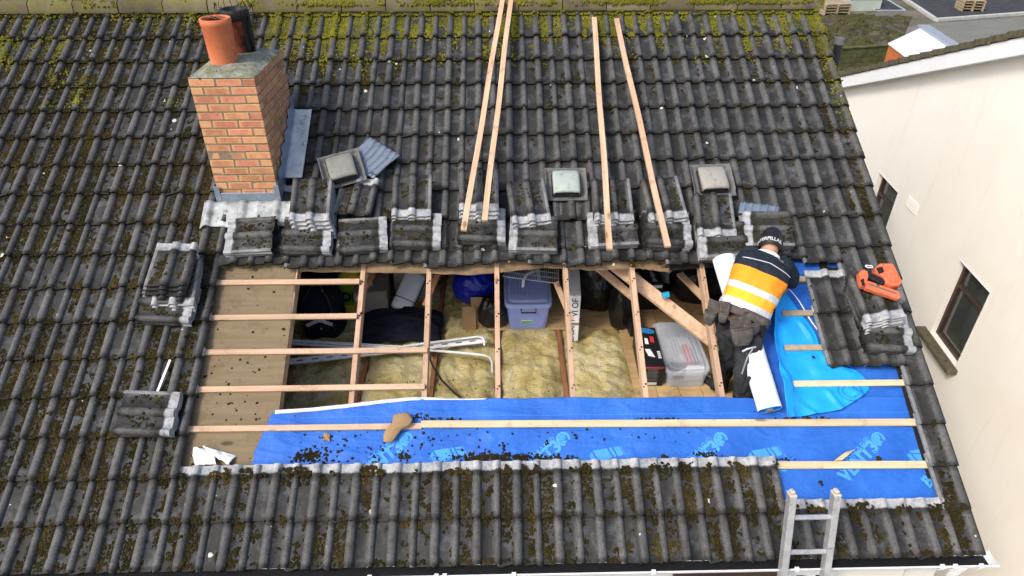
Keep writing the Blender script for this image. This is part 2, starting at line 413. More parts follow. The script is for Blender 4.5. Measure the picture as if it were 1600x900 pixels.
tag(put('roof_tiles', me, house), 'upper courses of mossy grey tiles towards the ridge', kind='stuff')
# ridge tiles: half-round caps with a bedded joint
ridge = Vector((0, VR*C30, VR*S30))
k = N('ridge_concrete')
c = k.ramp(k.noise(3, 6), (.3, (.085, .07, .05)), (.7, (.18, .15, .105))); c = k.mix(k.ramp(k.noise(5, 6, .7), (.42, 0), (.6, .8)), c, (.15, .14, .035)); c = k.vary(c, .2)
M_ridge = k.out(c, .9, .15, k.noise(40, 6), .6, .006)
def ridge_geo():
    mb = MB(); n = 9; rings = []
    for x in (0, .455):
        rings.append([Vector((x, .135*math.cos(a), .075+.075*math.sin(a) if 0 < q < n-1 else .03)) for q, a in enumerate([math.pi*(1-q/(n-1)) for q in range(n)])])
    mb.loft(rings, closed=False, cap=(False, False)); r2 = [[v+Vector((0, 0, -.018)) for v in r] for r in rings]
    mb.loft(r2[::-1], closed=False, cap=(False, False))
    for r_, q_, fl in ((rings[0], r2[0], 1), (rings[1], r2[1], 0)):
        mb.add(r_+q_, [((i, i+1, n+i+1, n+i) if fl else (i+1, i, n+i, n+i+1)) for i in range(n-1)])
    mb.add([rings[0][0], rings[1][0], r2[1][0], r2[0][0]], [(0, 1, 2, 3)]); mb.add([rings[0][-1], rings[1][-1], r2[1][-1], r2[0][-1]], [(3, 2, 1, 0)])
    return mb.mesh('ridge_tile', M_ridge)
RGM = ridge_geo(); x = UMIN-.1
while x < UMAX:
    put('ridge_tile', RGM, house, T(x, ridge.y, ridge.z-.02+random.uniform(-.003, .003)) @ RZ(random.uniform(-.006, .006))); x += .465
box('ridge_bedding', (0, 0, 0), (UMAX-UMIN, .2, .07), M_mortar, house, T((UMIN+UMAX)/2-.02, ridge.y, ridge.z-.025), .01)
# back slope, gables, walls, ceiling of the house below
HF = -.042                                                               # felt level under the battens
B = RM
BACKY = 2*ridge.y
M_back = simple('back_tiles', (.09, .09, .095), (.05, .05, .052), 5, .8, .2, .5)
box('back_slope', (0, -2.95, -.03), (UMAX-UMIN, 5.9, .06), M_back, house, T((UMIN+UMAX)/2, ridge.y+.02, ridge.z-.03) @ Matrix.Rotation(-PIT, 4, 'X') @ T(0, 5.9, 0))
def felt(u0, u1, v0, v1): 
    mb = MB(); mb.box(((u0+u1)/2, (v0+v1)/2, HF-.004), (u1-u0, v1-v0, .006), RM); mb.build('sarking_felt', M_felt, house)
felt(UMIN, -2.26, .02, VR-.05); felt(-2.26, 2.02, .02, .56); felt(-2.26, 3.0, 2.60, VR-.05); felt(3.0, UMAX-.06, 2.3, VR-.05); felt(3.43, UMAX-.06, .56, 2.3); felt(2.02, UMAX-.06, .02, .24)
gp = [(-.02+.08, HZ), (BACKY-.08, HZ), (BACKY-.08, -.1), (ridge.y, ridge.z-.13), (.06, -.1)]
for u in (UMIN+.1, UMAX-.34):
    MB().prism(gp, -.1, .1, Matrix(((0, 0, 1, u), (1, 0, 0, 0), (0, 1, 0, 0), (0, 0, 0, 1)))).build('gable_wall', M_whitewall, house)
box('front_wall', (0, 0, 0), (UMAX-UMIN-.66, .2, 4.76), M_whitewall, house, T((UMIN+UMAX)/2-.12, .19, -2.62), 0)
box('back_wall', (0, 0, 0), (UMAX-UMIN-.66, .2, 4.9), M_whitewall, house, T((UMIN+UMAX)/2-.12, BACKY-.2, -2.55), 0)
FZ = -.02                                                                # top of ceiling joists in the loft
box('ceiling', (0, 0, 0), (UMAX-UMIN-.7, BACKY-.6, .04), M_dark, house, T((UMIN+UMAX)/2-.1, BACKY/2, FZ-.22), 0)
# fascia, gutter with brackets and an end outlet
box('fascia', (0, 0, 0), (UMAX-UMIN, .02, .17), M_pvc, house, T((UMIN+UMAX)/2, .055, -.115), .003)
gy, gz, gr = -.025, .012, .062
mb = MB(); n = 10
for x0, x1 in ((UMIN, UMAX+.04),):
    for rr, fl in ((gr, 0), (gr-.004, 1)):
        rg = [[Vector((x, gy+rr*math.cos(a), gz+rr*math.sin(a))) for a in [math.pi+math.pi*q/n for q in range(n+1)]] for x in (x0, x1)]
        mb.loft(rg if fl else rg[::-1], closed=False, cap=(False, False))
mb.tube([(UMIN, gy-gr, gz+.003), (UMAX+.04, gy-gr, gz+.003)], .007, 6)
mb.tube([(UMAX+.04, gy+gr*math.cos(a), gz+gr*math.sin(a)) for a in [math.pi+math.pi*q/n for q in range(n+1)]], .007, 6)
mb.add([(UMAX+.04, gy+gr*math.cos(a), gz+gr*math.sin(a)) for a in [math.pi+math.pi*q/n for q in range(n+1)]], [tuple(range(n+1))])
gut = mb.build('gutter', M_pvc, house)
BR = MB()
for a0, a1 in zip([math.pi*(1-.06)+math.pi*q/8*1.06 for q in range(8)], [math.pi*(1-.06)+math.pi*q/8*1.06 for q in range(1, 9)]):
    BR.bar((0, (gr+.008)*math.cos(a0), (gr+.008)*math.sin(a0)), (0, (gr+.008)*math.cos(a1), (gr+.008)*math.sin(a1)), .028, .006, Vector((1, 0, 0)).cross(Vector((0, 1, 0))), 0)
BR.box((0, -gr-.004, .012), (.03, .03, .012)); BRM = BR.mesh('bracket', M_pvc)
for px_ in (15, 110, 305, 350, 575, 681, 694, 803, 1022, 1245, 1470, 1490, 1530):
    q = ony(px_, 890, gy-gr); put('bracket', BRM, gut, T(q.x, gy, gz))
x = ony(1492, 890, gy).x
mb = MB(); mb.loft([circ((x, gy-.005, gz-.05), (1, 0, 0), (0, 1, 0), .07, .05, 14), circ((x, gy-.005, gz-.10), (1, 0, 0), (0, 1, 0), .05, .045, 14), circ((x, gy+.0, gz-.16), (1, 0, 0), (0, 1, 0), .034, .034, 14), circ((x, gy, gz-.34), (1, 0, 0), (0, 1, 0), .034, .034, 14)])
mb.build('outlet', M_pvc, gut)
# wet leaf litter lying in the gutter
mb = MB(); mb.grid(160, 3, lambda a, b: (UMIN+(UMAX-UMIN)*a, gy-.045+.09*b, gz-.034+.02*noise.noise((a*160, b*3, 1))))
mb.build('gutter_silt', M_black, gut)
# upstairs windows just under the gutter
def front_window(px0, px1, tint):
    x0 = ony(px0, 897, .08).x; x1 = ony(px1, 897, .08).x; zt, zb = -.20, -1.3; cx = (x0+x1)/2
    wd = empty('window', T(cx, .09, zb), house)
    mb = MB(); t = .06
    for a, b, c_, d in ((x0, x1, zt-t, zt), (x0, x1, zb, zb+t), (x0, x0+t, zb+t, zt-t), (x1-t, x1, zb+t, zt-t), (cx-t/2, cx+t/2, zb+t, zt-t)):
        mb.box(((a+b)/2, .075, (c_+d)/2), (b-a, .06, d-c_), None, .004)
    mb.build('frame', M_pvc if tint == 0 else M_brownframe, wd)
    for a, b in ((x0+t, cx-t/2), (cx+t/2, x1-t)):
        box('pane', ((a+b)/2, .09, (zt+zb)/2), (b-a, .01, zt-zb-2*t), M_glass, wd, bev=0)
        mb = MB(); s_ = .11; h = zt-zb-2*t; z0 = zb+t
        for i in range(-12, int((b-a)/s_)+1):
            for sg in (1, -1):
                xs = a+i*s_ if sg > 0 else b-i*s_
                p = [(xs+sg*q*h*.6, z0+q*h) for q in (0, 1)]
                lo = max(0, min(1, ((a if sg > 0 else b)-xs)/(sg*h*.6))); hi = max(0, min(1, ((b if sg > 0 else a)-xs)/(sg*h*.6)))
                if hi-lo > .02: mb.bar((xs+sg*lo*h*.6, .083, z0+lo*h), (xs+sg*hi*h*.6, .083, z0+hi*h), .007, .004, (0, 1, 0), 0)
        mb.build('lead_lattice', M_lead, wd)
    box('sill', (cx, .05, zb-.03), (x1-x0+.1, .14, .06), M_pvc, wd, bev=.005)
front_window(742, 866, 0); front_window(1052, 1216, 1); front_window(420, 560, 0); front_window(1228, 1300, 0)
# ---------------------------------------------------------------- timbers of the open roof
RAFX = [onroof(p, 430, HF).x for p in (566, 670, 777, 885, 989, 1099)]
RAF = [-2.79, -2.2, RAFX[0]-.585]+RAFX+[RAFX[5]+.6, RAFX[5]+1.17]
RW_ = .042
for i, x in enumerate(RAF):
    mb = MB(); mb.box((0, 0, 0), (RW_, 5.3, .10), None, .003)
    mb.build('rafter', M_rafter, house, RM @ T(x+random.uniform(-.004, .004), 2.85, HF-.055) @ RZ(random.uniform(-.003, .003)))
HB = HF+.0145
nm_ = MB()                                                       # nail holes and stains left on the rafters where battens were
for x in RAFX:
    for c_ in range(3, 9):
        for s_ in (-1, 1): nm_.add([(x+s_*.008+.0065*math.cos(t)*(1.6 if s_ > 0 else 1), (c_+1.18)*G+.012*s_+.008*math.sin(t), HF-.0035) for t in [k_*math.pi/4 for k_ in range(8)]], [tuple(range(8))], RM)
tag(nm_.build('nail_marks', M_dark, house), kind='stuff')
def bat(px0, px1, py, m, wd=.046, nm='batten', dy=0):
    a = onroof(px0, py, HB); b = onroof(px1, py+dy, HB)
    d = b-a
    o = MB().box((0, 0, 0), (d.length, wd, .026), None, .002).build(nm, m, house, RM @ T((a+b)/2) @ RZ(math.atan2(d.y, d.x)) @ RX(random.uniform(-.05, .05)))
    return o
bat(338, 562, 442, M_battenx, dy=-2); bat(329, 558, 497, M_battenx, dy=-3); bat(318, 668, 551, M_battenx, dy=-4); bat(304, 664, 609, M_battenx, dy=-5)
bat(290, 659, 671, M_battenx, dy=-5); bat(658, 1437, 663, M_yellowpine, .056, dy=-3); bat(1205, 1456, 727, M_yellowpine, .056, dy=-1)
bat(1239, 1421, 600, M_yellowpine, .05, dy=-2); bat(1226, 1300, 544, M_greybatten, .05, dy=-1); bat(1222, 1290, 490, M_greybatten, .05, dy=-1); bat(1236, 1290, 437, M_greybatten, .05, dy=-1)
# weathered ply deck at the left of the opening, old felt hanging out above it
def sheet(name, poly, h, th, m, parent=house):
    P = [onroof(x, y, h) for x, y in poly]
    return MB().prism([(p.x, p.y) for p in P], h-th, h, RM).build(name, m, parent)
sheet('ply_deck', [(337, 408), (463, 412), (452, 520), (436, 640), (418, 735), (270, 740), (300, 610)], HF, .015, M_ply)
def wavy_strip(name, pts_lo, v_hi, h, m, parent, amp=.012):
    P = [onroof(x, y, h) for x, y in pts_lo]; nx = 60
    def fn(a, b):
        t = a*(len(P)-1); i = min(int(t), len(P)-2); p = P[i].lerp(P[i+1], t-i)
        return (p.x, p.y+(v_hi-p.y)*b+.008*noise.noise((a*25, 3, 1))*(1-b), h+amp*noise.noise((a*20, b*2, 5))-.02*(1-b))
    mb = MB(); mb.grid(nx, 4, fn, RM); return solid(mb.build(name, m, parent), .004)
wavy_strip('hanging_felt', [(398, 419), (470, 423), (560, 424), (640, 425), (740, 428), (850, 417)], 2.62, HF+.004, M_feltedge, house)
wavy_strip('hanging_felt', [(850, 417), (935, 421), (1000, 418), (1048, 424)], 2.62, HF+.004, M_feltedge, house)
wavy_strip('hanging_felt', [(1048, 421), (1110, 416), (1200, 417)], 2.62, HF+.004, M_felt, house)
# purlin struts and inner bracing
def strut(name, px0, Y0, px1, Y1, wd, th, m=M_batten, up=(0, -.5, .86)):
    MB().bar(ony(*px0, Y0), ony(*px1, Y1), wd, th, up, .003).build(name, m, house)
strut('strut', (945, 402), 2.35, (1112, 532), 1.78, .12, .04, up=(.1, -.55, .83))
strut('strut', (925, 410), 2.45, (990, 465), 2.28, .07, .035)
strut('strut', (1062, 428), 2.5, (1100, 466), 2.1, .06, .035)
strut('strut', (687, 420), 2.5, (664, 478), 2.2, .05, .03, M_joist); strut('strut', (583, 428), 2.5, (560, 470), 2.2, .05, .03, M_joist)
strut('strut', (868, 440), 2.4, (893, 500), 2.2, .05, .03, M_batten)
# ceiling joists
JX = []
for (a, b) in (((585, 545), (540, 660)), ((684, 520), (668, 660)), ((775, 520), (783, 660)), ((868, 520), (896, 660)), ((968, 500), (1010, 640)), ((480, 560), (400, 660)), ((1080, 520), (1130, 640))):
    p = onz(*a, FZ); q = onz(*b, FZ); JX.append((p.x+q.x)/2)
for i, x in enumerate(sorted(JX)+[-2.3, -2.9, 2.9]):
    box('ceiling_joist', (0, 0, 0), (.045, 7.6, .12), M_joist, house, T(x, 4.1, FZ-.055), .003)
# boarded floor at the back of the loft and by the boxes
def plank(poly, z, th=.018, m=M_floor, name='floor_board'):
    P = [onz(x, y, z) for x, y in poly]; MB().prism([(p.x, p.y) for p in P], z-th, z).build(name, m, house)
p0 = onz(728, 516, FZ+.015); p1 = onz(968, 515, FZ+.015)
for i, wd_ in enumerate((.19, .19, .19, .19, .19, .19)):
    yb = p0.y+i*.195
    box('floor_board', (0, 0, 0), (p1.x-p0.x+(.0 if i else -.02), wd_, .018), M_floor, house, T((p0.x+p1.x)/2, yb+.095, FZ+.012), .002)
q0 = onz(1003, 622, FZ+.015); q1 = onz(1150, 622, FZ+.015)
for i in range(5):
    xa = q0.x-.05+i*.21; box('floor_board', (0, 0, 0), (.205, 1.9, .018), M_floor, house, T(xa+.1, 2.5, FZ+.012+random.uniform(0, .001)), .002)
# glass-fibre quilt between the joists
k = N('glass_wool')
c = k.ramp(k.noise(4, 7, .65), (.28, (.40, .30, .10)), (.5, (.68, .58, .28)), (.7, (.82, .76, .53)))
c = k.mix(k.ramp(k.noise(26, 7, .75), (.5, 0), (.72, .6)), c, (.40, .30, .07)); c = k.mix(k.ramp(k.noise(2.2, 3), (.5, 0), (.75, .5)), c, (.40, .25, .04))
M_wool = k.out(c, .95, .05, k.math('ADD', k.noise(16, 8, .75), k.math('MULTIPLY', k.noise(70, 4), .4)), .9, .04)
js = sorted(JX)+[2.9]; js = [-2.3]+js
for i in range(len(js)-1):
    x0, x1 = js[i]+.024, js[i+1]-.024; y0, y1 = .25, (p0.y+.05 if x0 > -.1 else 4.6)
    if x0 > 1.3: y1 = 1.4
    def fn(a, b, x0=x0, x1=x1, y0=y0, y1=y1, i=i):
        x, y = x0+(x1-x0)*a, y0+(y1-y0)*b
        z = FZ-.035+.05*min(1, 6*min(a, 1-a))+.045*noise.noise((x*4, y*4, i))+.028*noise.noise((x*11, y*11, i+3))+.014*noise.noise((x*27, y*27, i))
        return (x+.01*noise.noise((x*9, y*9, 7)), y, z)
    nx = max(6, int((x1-x0)/.022)); ny = int((y1-y0)/.024)
    mb = MB(); mb.grid(nx, ny, fn); mb.build('insulation_quilt', M_wool, house)
# ---------------------------------------------------------------- blue roof membrane
def vtop(px_):                                  # upper edge of the lower strip, pixel row
    pts = [(415, 648), (433, 645), (540, 636), (600, 628), (645, 624), (760, 623), (900, 621), (1000, 622), (1075, 620), (1180, 622), (1260, 621), (1300, 620), (1480, 618)]
    for (a, ya), (b, yb) in zip(pts, pts[1:]):
        if px_ <= b: return ya+(yb-ya)*(px_-a)/(b-a)
    return 618
def mem_h(u, v, s_=0):
    d = min(abs(u-x) for x in RAF); sag = -.014*math.sin(min(1, d/.3)*math.pi/2)**2
    return HF+.004+sag+.006*noise.noise((u*1.6, v*5, 4+s_))+.013*max(0, noise.noise((u*1.1+v*2.2, v*9-u*1.3, 9+s_))-.12)+.006*max(0, 1-abs(noise.noise((u*1.7, v*7+u*.8, 15+s_)))*9)
def strip_fn(a, b):
    pxb = 425+(1437-425)*a; lo = onroof(378+(1474-378)*a, 750 if a < .75 else 812, HF)
    hi = onroof(pxb, vtop(pxb), HF)
    if a < .75: lo = onroof(378+(1474-378)*a, 750, HF)
    else:
        t = min(1, (a-.75)/.02); lo = onroof(378+(1474-378)*a, 750+62*t, HF)
    p = lo.lerp(hi, b); e = max(0, (b-.93)/.07)
    return (p.x+.012*noise.noise((0, b*6, 2))*(a < .02), p.y+.006*noise.noise((a*30, 1, 1))*e, mem_h(p.x, p.y)+.012*e*e*(1 if a < .3 else .3))
mb = MB(); mb.grid(330, 60, strip_fn, RM)
memb = solid(mb.build('roof_membrane', M_memb, house), .0015); memb['label'] = 'blue roofing membrane strip stretched below the opening'
def white_fn(a, b):
    pxb = 430+(760-430)*a; p = onroof(pxb, vtop(pxb)+2, HF); 
    wd = (.034 if a < .55 else .034-.022*(a-.55)/.45)
    return (p.x, p.y+.004+wd*(b-.15), mem_h(p.x, p.y)+.014-.02*abs(b-.3)+.004*noise.noise((a*18, b, 6)))
mb = MB(); mb.grid(60, 4, white_fn, RM); tag(solid(mb.build('turned_edge', M_white, memb), .0015), 'white turned-over edge of the blue membrane')
def up_fn(a, b):
    lo = onroof(1185+(1428-1185)*a, 640, HF); hi = onroof(1185+(1350-1185)*a, 405, HF); p = lo.lerp(hi, b)
    return (p.x, p.y, mem_h(p.x, p.y, 5)-.006)
mb = MB(); mb.grid(40, 40, up_fn, RM); tag(solid(mb.build('roof_membrane', M_memb, house), .0015), 'darker blue membrane running up to the right of the opening')
# stitched seam line and the print on the membrane
for a0 in range(0, 150):
    pass
seam = MB()
for i in range(330):
    x0 = 470+i*3.0
    if x0 > 1440: break
    y = 652-(x0-470)*.009; p = onroof(x0, y, HF); q = onroof(x0+1.7, y, HF)
    seam.add([(p.x, p.y-.002, mem_h(p.x, p.y)+.0025), (q.x, q.y-.002, mem_h(q.x, q.y)+.0025), (q.x, q.y+.002, mem_h(q.x, q.y)+.0025), (p.x, p.y+.002, mem_h(p.x, p.y)+.0025)], [(0, 1, 2, 3)], RM)
seam.build('stitched_seam', M_print, memb)
def text_mesh(s_, size, bold=0, mat_=None, ext=.0004, xs=1):
    cu_ = bpy.data.curves.new('lettering', 'FONT'); cu_.body = s_; cu_.size = size; cu_.offset = bold; cu_.extrude = ext; cu_.resolution_u = 3
    cu_.align_x = 'CENTER'; cu_.align_y = 'CENTER'
    ob = bpy.data.objects.new('lettering', cu_); col.objects.link(ob); bpy.context.view_layer.update()
    me_ = bpy.data.meshes.new_from_object(ob.evaluated_get(bpy.context.evaluated_depsgraph_get()))
    bpy.data.objects.remove(ob); bpy.data.curves.remove(cu_)
    for v_ in me_.vertices: v_.co.x *= xs
    me_.materials.clear(); me_.materials.append(mat_ or M_print); return me_
TX1 = text_mesh('CROMAR\u00ae', .075, 0); TX2 = text_mesh('VENT3\u00ae', .135, .006); TX3 = text_mesh('BBA', .12, .005)
def drape(me_, M, dz):
    m2 = me_.copy()
    for v_ in m2.vertices:
        q = M @ v_.co; v_.co = Vector((q.x, q.y, mem_h(q.x, q.y)+dz+v_.co.z))
    return m2
LG = MB()
for poly in ([(-.17, -.02), (-.13, .0), (-.13, .14), (-.17, .12)], [(-.115, .0), (.02, .0), (.02, .10), (-.115, .145)], [(.035, -.01), (.06, -.01), (.06, .085), (.035, .095)], [(.075, -.02), (.13, -.03), (.13, .06), (.075, .08)],
             [(-.17, -.16), (.13, -.16), (.13, -.155), (-.17, -.155)], [(.14, .06), (.146, .06), (.146, -.16), (.14, -.16)]):
    LG.add([(x, y, 0) for x, y in poly], [tuple(range(4))[::1]])
LGM = LG.mesh('logo', M_print)
for i in range(5):
    c3 = onroof(1348-250*i+i*1.5, 712, HF); A = RZ(R(40))
    if i == 4: continue
    put('lettering', drape(TX2, T(c3.x, c3.y-.01, 0) @ A, .003), memb, RM)
    put('lettering', drape(TX1, T(c3.x-.06, c3.y+.01, 0) @ A, .003), memb, RM)
    if i < 5:
        c4 = onroof(1437-250*i+i*1.5, 712, HF); A4 = RZ(R(38))
        o = put('logo', drape(LGM, T(c4.x+.07, c4.y-.02, 0) @ RZ(R(28)) @ Matrix.Scale(.8, 4), .003), memb, RM)
        put('lettering', drape(TX3, T(c4.x+.07, c4.y-.15, 0) @ A4, .003), memb, RM)
# ---------------------------------------------------------------- chimney
CX0, CX1, CY0, ZT = -2.327, -1.78, 2.65, 2.68
U4 = (CX1-CX0)/2.5; CDp = 4*U4; CH = .0705
ch = MB().box(((CX0+CX1)/2, CY0+CDp/2, (ZT+1.2)/2), (CX1-CX0-.014, CDp-.014, ZT-1.2-.006), None, 0).build('chimney', M_mortar, house)
ch['label'] = 'orange brick chimney stack with two pots'
BM = {}
for nm, ln in (('f', U4), ('h', U4/2)):
    for s_ in range(3):
        rd = random.Random(s_+len(nm)*5+int(ln*1000)); mb = MB(); mb.box((0, 0, 0), (ln-.011, U4/2-.01, CH-.010), None, .004)
        mb.v = [(a+rd.uniform(-.0012, .0012), b+rd.uniform(-.0012, .0012), c_+rd.uniform(-.0012, .0012)) for a, b, c_ in mb.v]
        BM[nm, s_] = mb.mesh('brick', M_brick)
def roofz(y): return y*S30/C30
for cidx in range(17):
    z = ZT-CH*(cidx+.5); W_, D_ = CX1-CX0, CDp; hw = U4/4; runs = []
    half_at = cidx % 4
    def seq(total):
        q = []; nfull = int(total/U4+.01); rem = total-nfull*U4
        for i in range(nfull): q.append('f')
        if rem > .05: q.insert(min(half_at, len(q)), 'h')
        return q
    lay = []
    pos = 0.
    def run(start, dirv, total, off):
        pos = 0
        for q in seq(total):
            ln = U4 if q == 'f' else U4/2
            lay.append((start+dirv*(pos+ln/2)+off, dirv, q)); pos += ln
    X, Y = Vector((1, 0, 0)), Vector((0, 1, 0)); A = Vector((CX0, CY0, z))
    if cidx % 2 == 0:
        run(A, X, 2*U4, Y*hw); run(A+X*W_, Y, D_-U4/2, -X*hw); run(A+X*W_+Y*D_, -X, 2*U4, -Y*hw); run(A+Y*D_, -Y, D_-U4/2, X*hw)
    else:
        run(A+X*W_, -X, 2*U4, Y*hw); run(A, Y, D_-U4/2, X*hw); run(A+Y*D_, X, 2*U4, -Y*hw); run(A+X*W_+Y*D_, -Y, D_-U4/2, -X*hw)
    for (p, d, q) in lay:
        if z < roofz(p.y)-.06: continue
        put('brick', BM[q, random.randrange(3)], ch, T(p+Vector((random.uniform(-.0015, .0015), random.uniform(-.0015, .0015), 0))) @ RZ(math.atan2(d.y, d.x)+random.uniform(-.008, .008)))
def fl_fn(a, b):
    x = CX0+.004+(CX1-CX0-.008)*a; y = CY0+.004+(CDp-.008)*b; e = min(a*2.5, (1-a)*2.5, b*4, (1-b)*4)
    return (x, y, ZT+.002+.05*min(1, e*1.5)+.012*noise.noise((x*9, y*9, 2))*min(1, e*4))
mb = MB(); mb.grid(20, 30, fl_fn); mb.build('flaunching', M_flaunch, ch)
def pot(cx, cy, r0, r1, h, m, nm):
    mb = MB(); n = 28; rg = []
    for z, r_ in ((0, r0), (.05, r0), (h-.05, r1), (h-.045, r1+.004), (h, r1+.004), (h, r1-.016), (h-.03, r1-.018), (.1, r0-.02)):
        rg.append(circ((cx, cy, ZT+.03+z), (1, 0, 0), (0, 1, 0), r_, r_, n))
    mb.loft(rg, mi=[0, 0, 0, 0, 0, 0, 1], cap=(True, True)); mb.m[-1] = 1
    return mb.build(nm, [m, M_soot], ch)
pot(-2.115, 2.97, .112, .120, .37, M_terra, 'chimney_pot')
mb = MB()                                                       # wire guard lying in the pot mouth
for i in range(7):
    t = i*.45; mb.tube([(-2.115+.1*math.cos(t), 2.97+.1*math.sin(t), ZT+.385), (-2.12+.03*math.sin(i), 2.97, ZT+.40+.01*(i % 3)), (-2.115-.1*math.cos(t+.4), 2.97-.1*math.sin(t+.4), ZT+.385)], .0018, 4)
mb.build('wire_guard', M_black, ch)
kk_ = N('sooty_terracotta'); M_sterra = kk_.out(kk_.mix(kk_.ramp(kk_.noise(7, 6), (.38, 0), (.58, 1)), (.30, .075, .035), (.03, .022, .018)), .8, .2, kk_.noise(40), .3, .004)
pot(-2.075, 3.30, .098, .104, .31, M_sterra, 'chimney_pot')
mb = MB(); c0 = Vector((-2.07, 3.3, ZT+.03)); n = 24
mb.loft([circ(c0+Vector((0, 0, z)), (1, 0, 0), (0, 1, 0), r_, r_, n) for z, r_ in ((.29, .112), (.31, .122), (.35, .125), (.375, .118), (.375, .095), (.32, .09))], cap=(False, True))
mb.tube([c0+Vector((.115, -.02, .02)), c0+Vector((.128, -.03, .17)), c0+Vector((.125, -.02, .33))], .014, 6)
for i in range(16):
    t = i*.393; p = c0+Vector((.118*math.cos(t), .118*math.sin(t), .35))
    mb.tube([p, p+Vector((.035*math.cos(t), .035*math.sin(t), .03)), p+Vector((.02*math.cos(t+.3), .02*math.sin(t+.3), .075))], .003, 4)
mb.build('cowl', M_soot, ch)
mb = MB()                                                       # soot streak shell down the rear of the back pot
mb.grid(8, 10, lambda a, b: c0+Vector(((.1035+.004*b)*math.cos(-.75+a*1.9), (.1035+.004*b)*math.sin(-.75+a*1.9), .01+.29*b)))
solid(mb.build('soot_crust', M_soot, ch), .002, 1)
# lead: apron upstand, apron over the tiles, stepped flashing, side gutter
def lead(name, vs, fs, m, th=.003): 
    mb = MB(); mb.add(vs, fs); return solid(mb.build(name, m, ch), th, 1)
z0 = roofz(CY0)+.035; yA = CY0-.010
mb = MB(); mb.box(((CX0+CX1)/2, yA, z0+.045), (CX1-CX0+.03, .006, .11), None, .002)
mb.box((CX0-.006, yA+.05, z0+.10), (.006, .11, .17), None, .002); mb.box((CX0+.01, yA-.004, z0+.1), (.05, .006, .13), None, .001); mb.box((CX1-.01, yA-.004, z0+.1), (.05, .006, .14), None, .001)
mb.build('lead_upstand', M_lead, ch)
def apron(a, b):
    u = -2.45+.80*a; v = 2.80+.02*noise.noise((a*7, 0, 3))*(1-b)+.27*b+(.02*math.sin(a*9))*(1-b); kk = math.floor(v/G)
    return (u, v, prof(u)*.75+.04+.014*b)
mb = MB(); mb.grid(60, 8, apron, RM); solid(mb.build('lead_apron', M_zinc, ch), .003, 1)
mb = MB(); nst = 12
for i in range(nst):
    y = CY0+CDp*i/nst; y2 = CY0+CDp*(i+1)/nst; zt_ = ZT-CH*math.floor((ZT-roofz(y2)-.17)/CH)+.0
    mb.box((CX1+.006+.001*(i % 2), (y+y2)/2, (roofz(y)+.0+zt_)/2), (.004, y2-y+.012, zt_-roofz(y)), None, .001)
mb.build('stepped_flashing', M_lead, ch)
mb = MB(); mb.grid(6, 24, lambda a, b: (-1.775+.165*a, 3.33+.80*b, .052-.006*math.sin(a*3.1)+.006*noise.noise((a*3, b*8, 2))), RM); solid(mb.build('side_flashing', M_zinc2, ch), .004, 1)
# ================================================================ MOSS AND LICHEN ON THE ROOF
def surf(u, v):
    kk = math.floor(v/G); y = v-kk*G
    return prof(u)+TT*(1-y/TL)
HOLE = [onroof(x, y) for x, y in ((345, 420), (1262, 420), (1262, 575), (1440, 585), (1475, 787), (1222, 787), (1212, 722), (280, 733))]
def inpoly(u, v, P):
    c_ = False; j = len(P)-1
    for i in range(len(P)):
        if (P[i].y > v) != (P[j].y > v) and u < (P[j].x-P[i].x)*(v-P[i].y)/(P[j].y-P[i].y)+P[i].x: c_ = not c_
        j = i
    return c_
DOME = np.array([(math.cos(a), math.sin(a), 0) for a in np.arange(6)*math.pi/3]+[(.72*math.cos(a+.5), .72*math.sin(a+.5), .62) for a in np.arange(6)*math.pi/3]+[(0, 0, .95)])
DF = np.array([f for i in range(6) for f in ((i, (i+1) % 6, 6+i), ((i+1) % 6, 6+(i+1) % 6, 6+i), (6+i, 6+(i+1) % 6, 12))])
def clumps(pts, name, m, frame):
    P = np.array(pts); n = len(P)                                  # u, v, h, radius, height
    jit = 1+rng.uniform(-.33, .33, (n, 13, 3)); ang = rng.uniform(0, 6.28, n)
    D = DOME[None]*jit; c_, s_ = np.cos(ang)[:, None], np.sin(ang)[:, None]
    X = (D[:, :, 0]*c_-D[:, :, 1]*s_)*P[:, 3:4]; Y = (D[:, :, 0]*s_+D[:, :, 1]*c_)*P[:, 3:4]; Z = D[:, :, 2]*P[:, 4:5]
    W = np.stack([X+P[:, 0:1], Y+P[:, 1:2], Z+P[:, 2:3]-.002], 2).reshape(-1, 3)
    A = np.array(frame.to_3x3()); W = W @ A.T
    Fc = (DF[None]+13*np.arange(n)[:, None, None]).ravel()
    return put(name, fast_mesh(name, W, Fc, 3, m, False))
def moss_mat(name, a, b, c3):
    k = N(name); c = k.ramp(k.noise(3.5, 5, .7), (.3, a), (.52, b), (.72, c3)); c = k.mix(k.ramp(k.noise(70, 4, .7), (.35, .75), (.65, 0)), c, tuple(x*.35 for x in b))
    return k.out(c, .98, .05, k.noise(160, 4), .8, .006)
M_moss = moss_mat('brown_moss', (.016, .014, .007), (.042, .033, .012), (.105, .074, .020))
M_ymoss = moss_mat('yellow_moss', (.07, .072, .012), (.175, .17, .018), (.31, .275, .03))
brown, yel = [], []
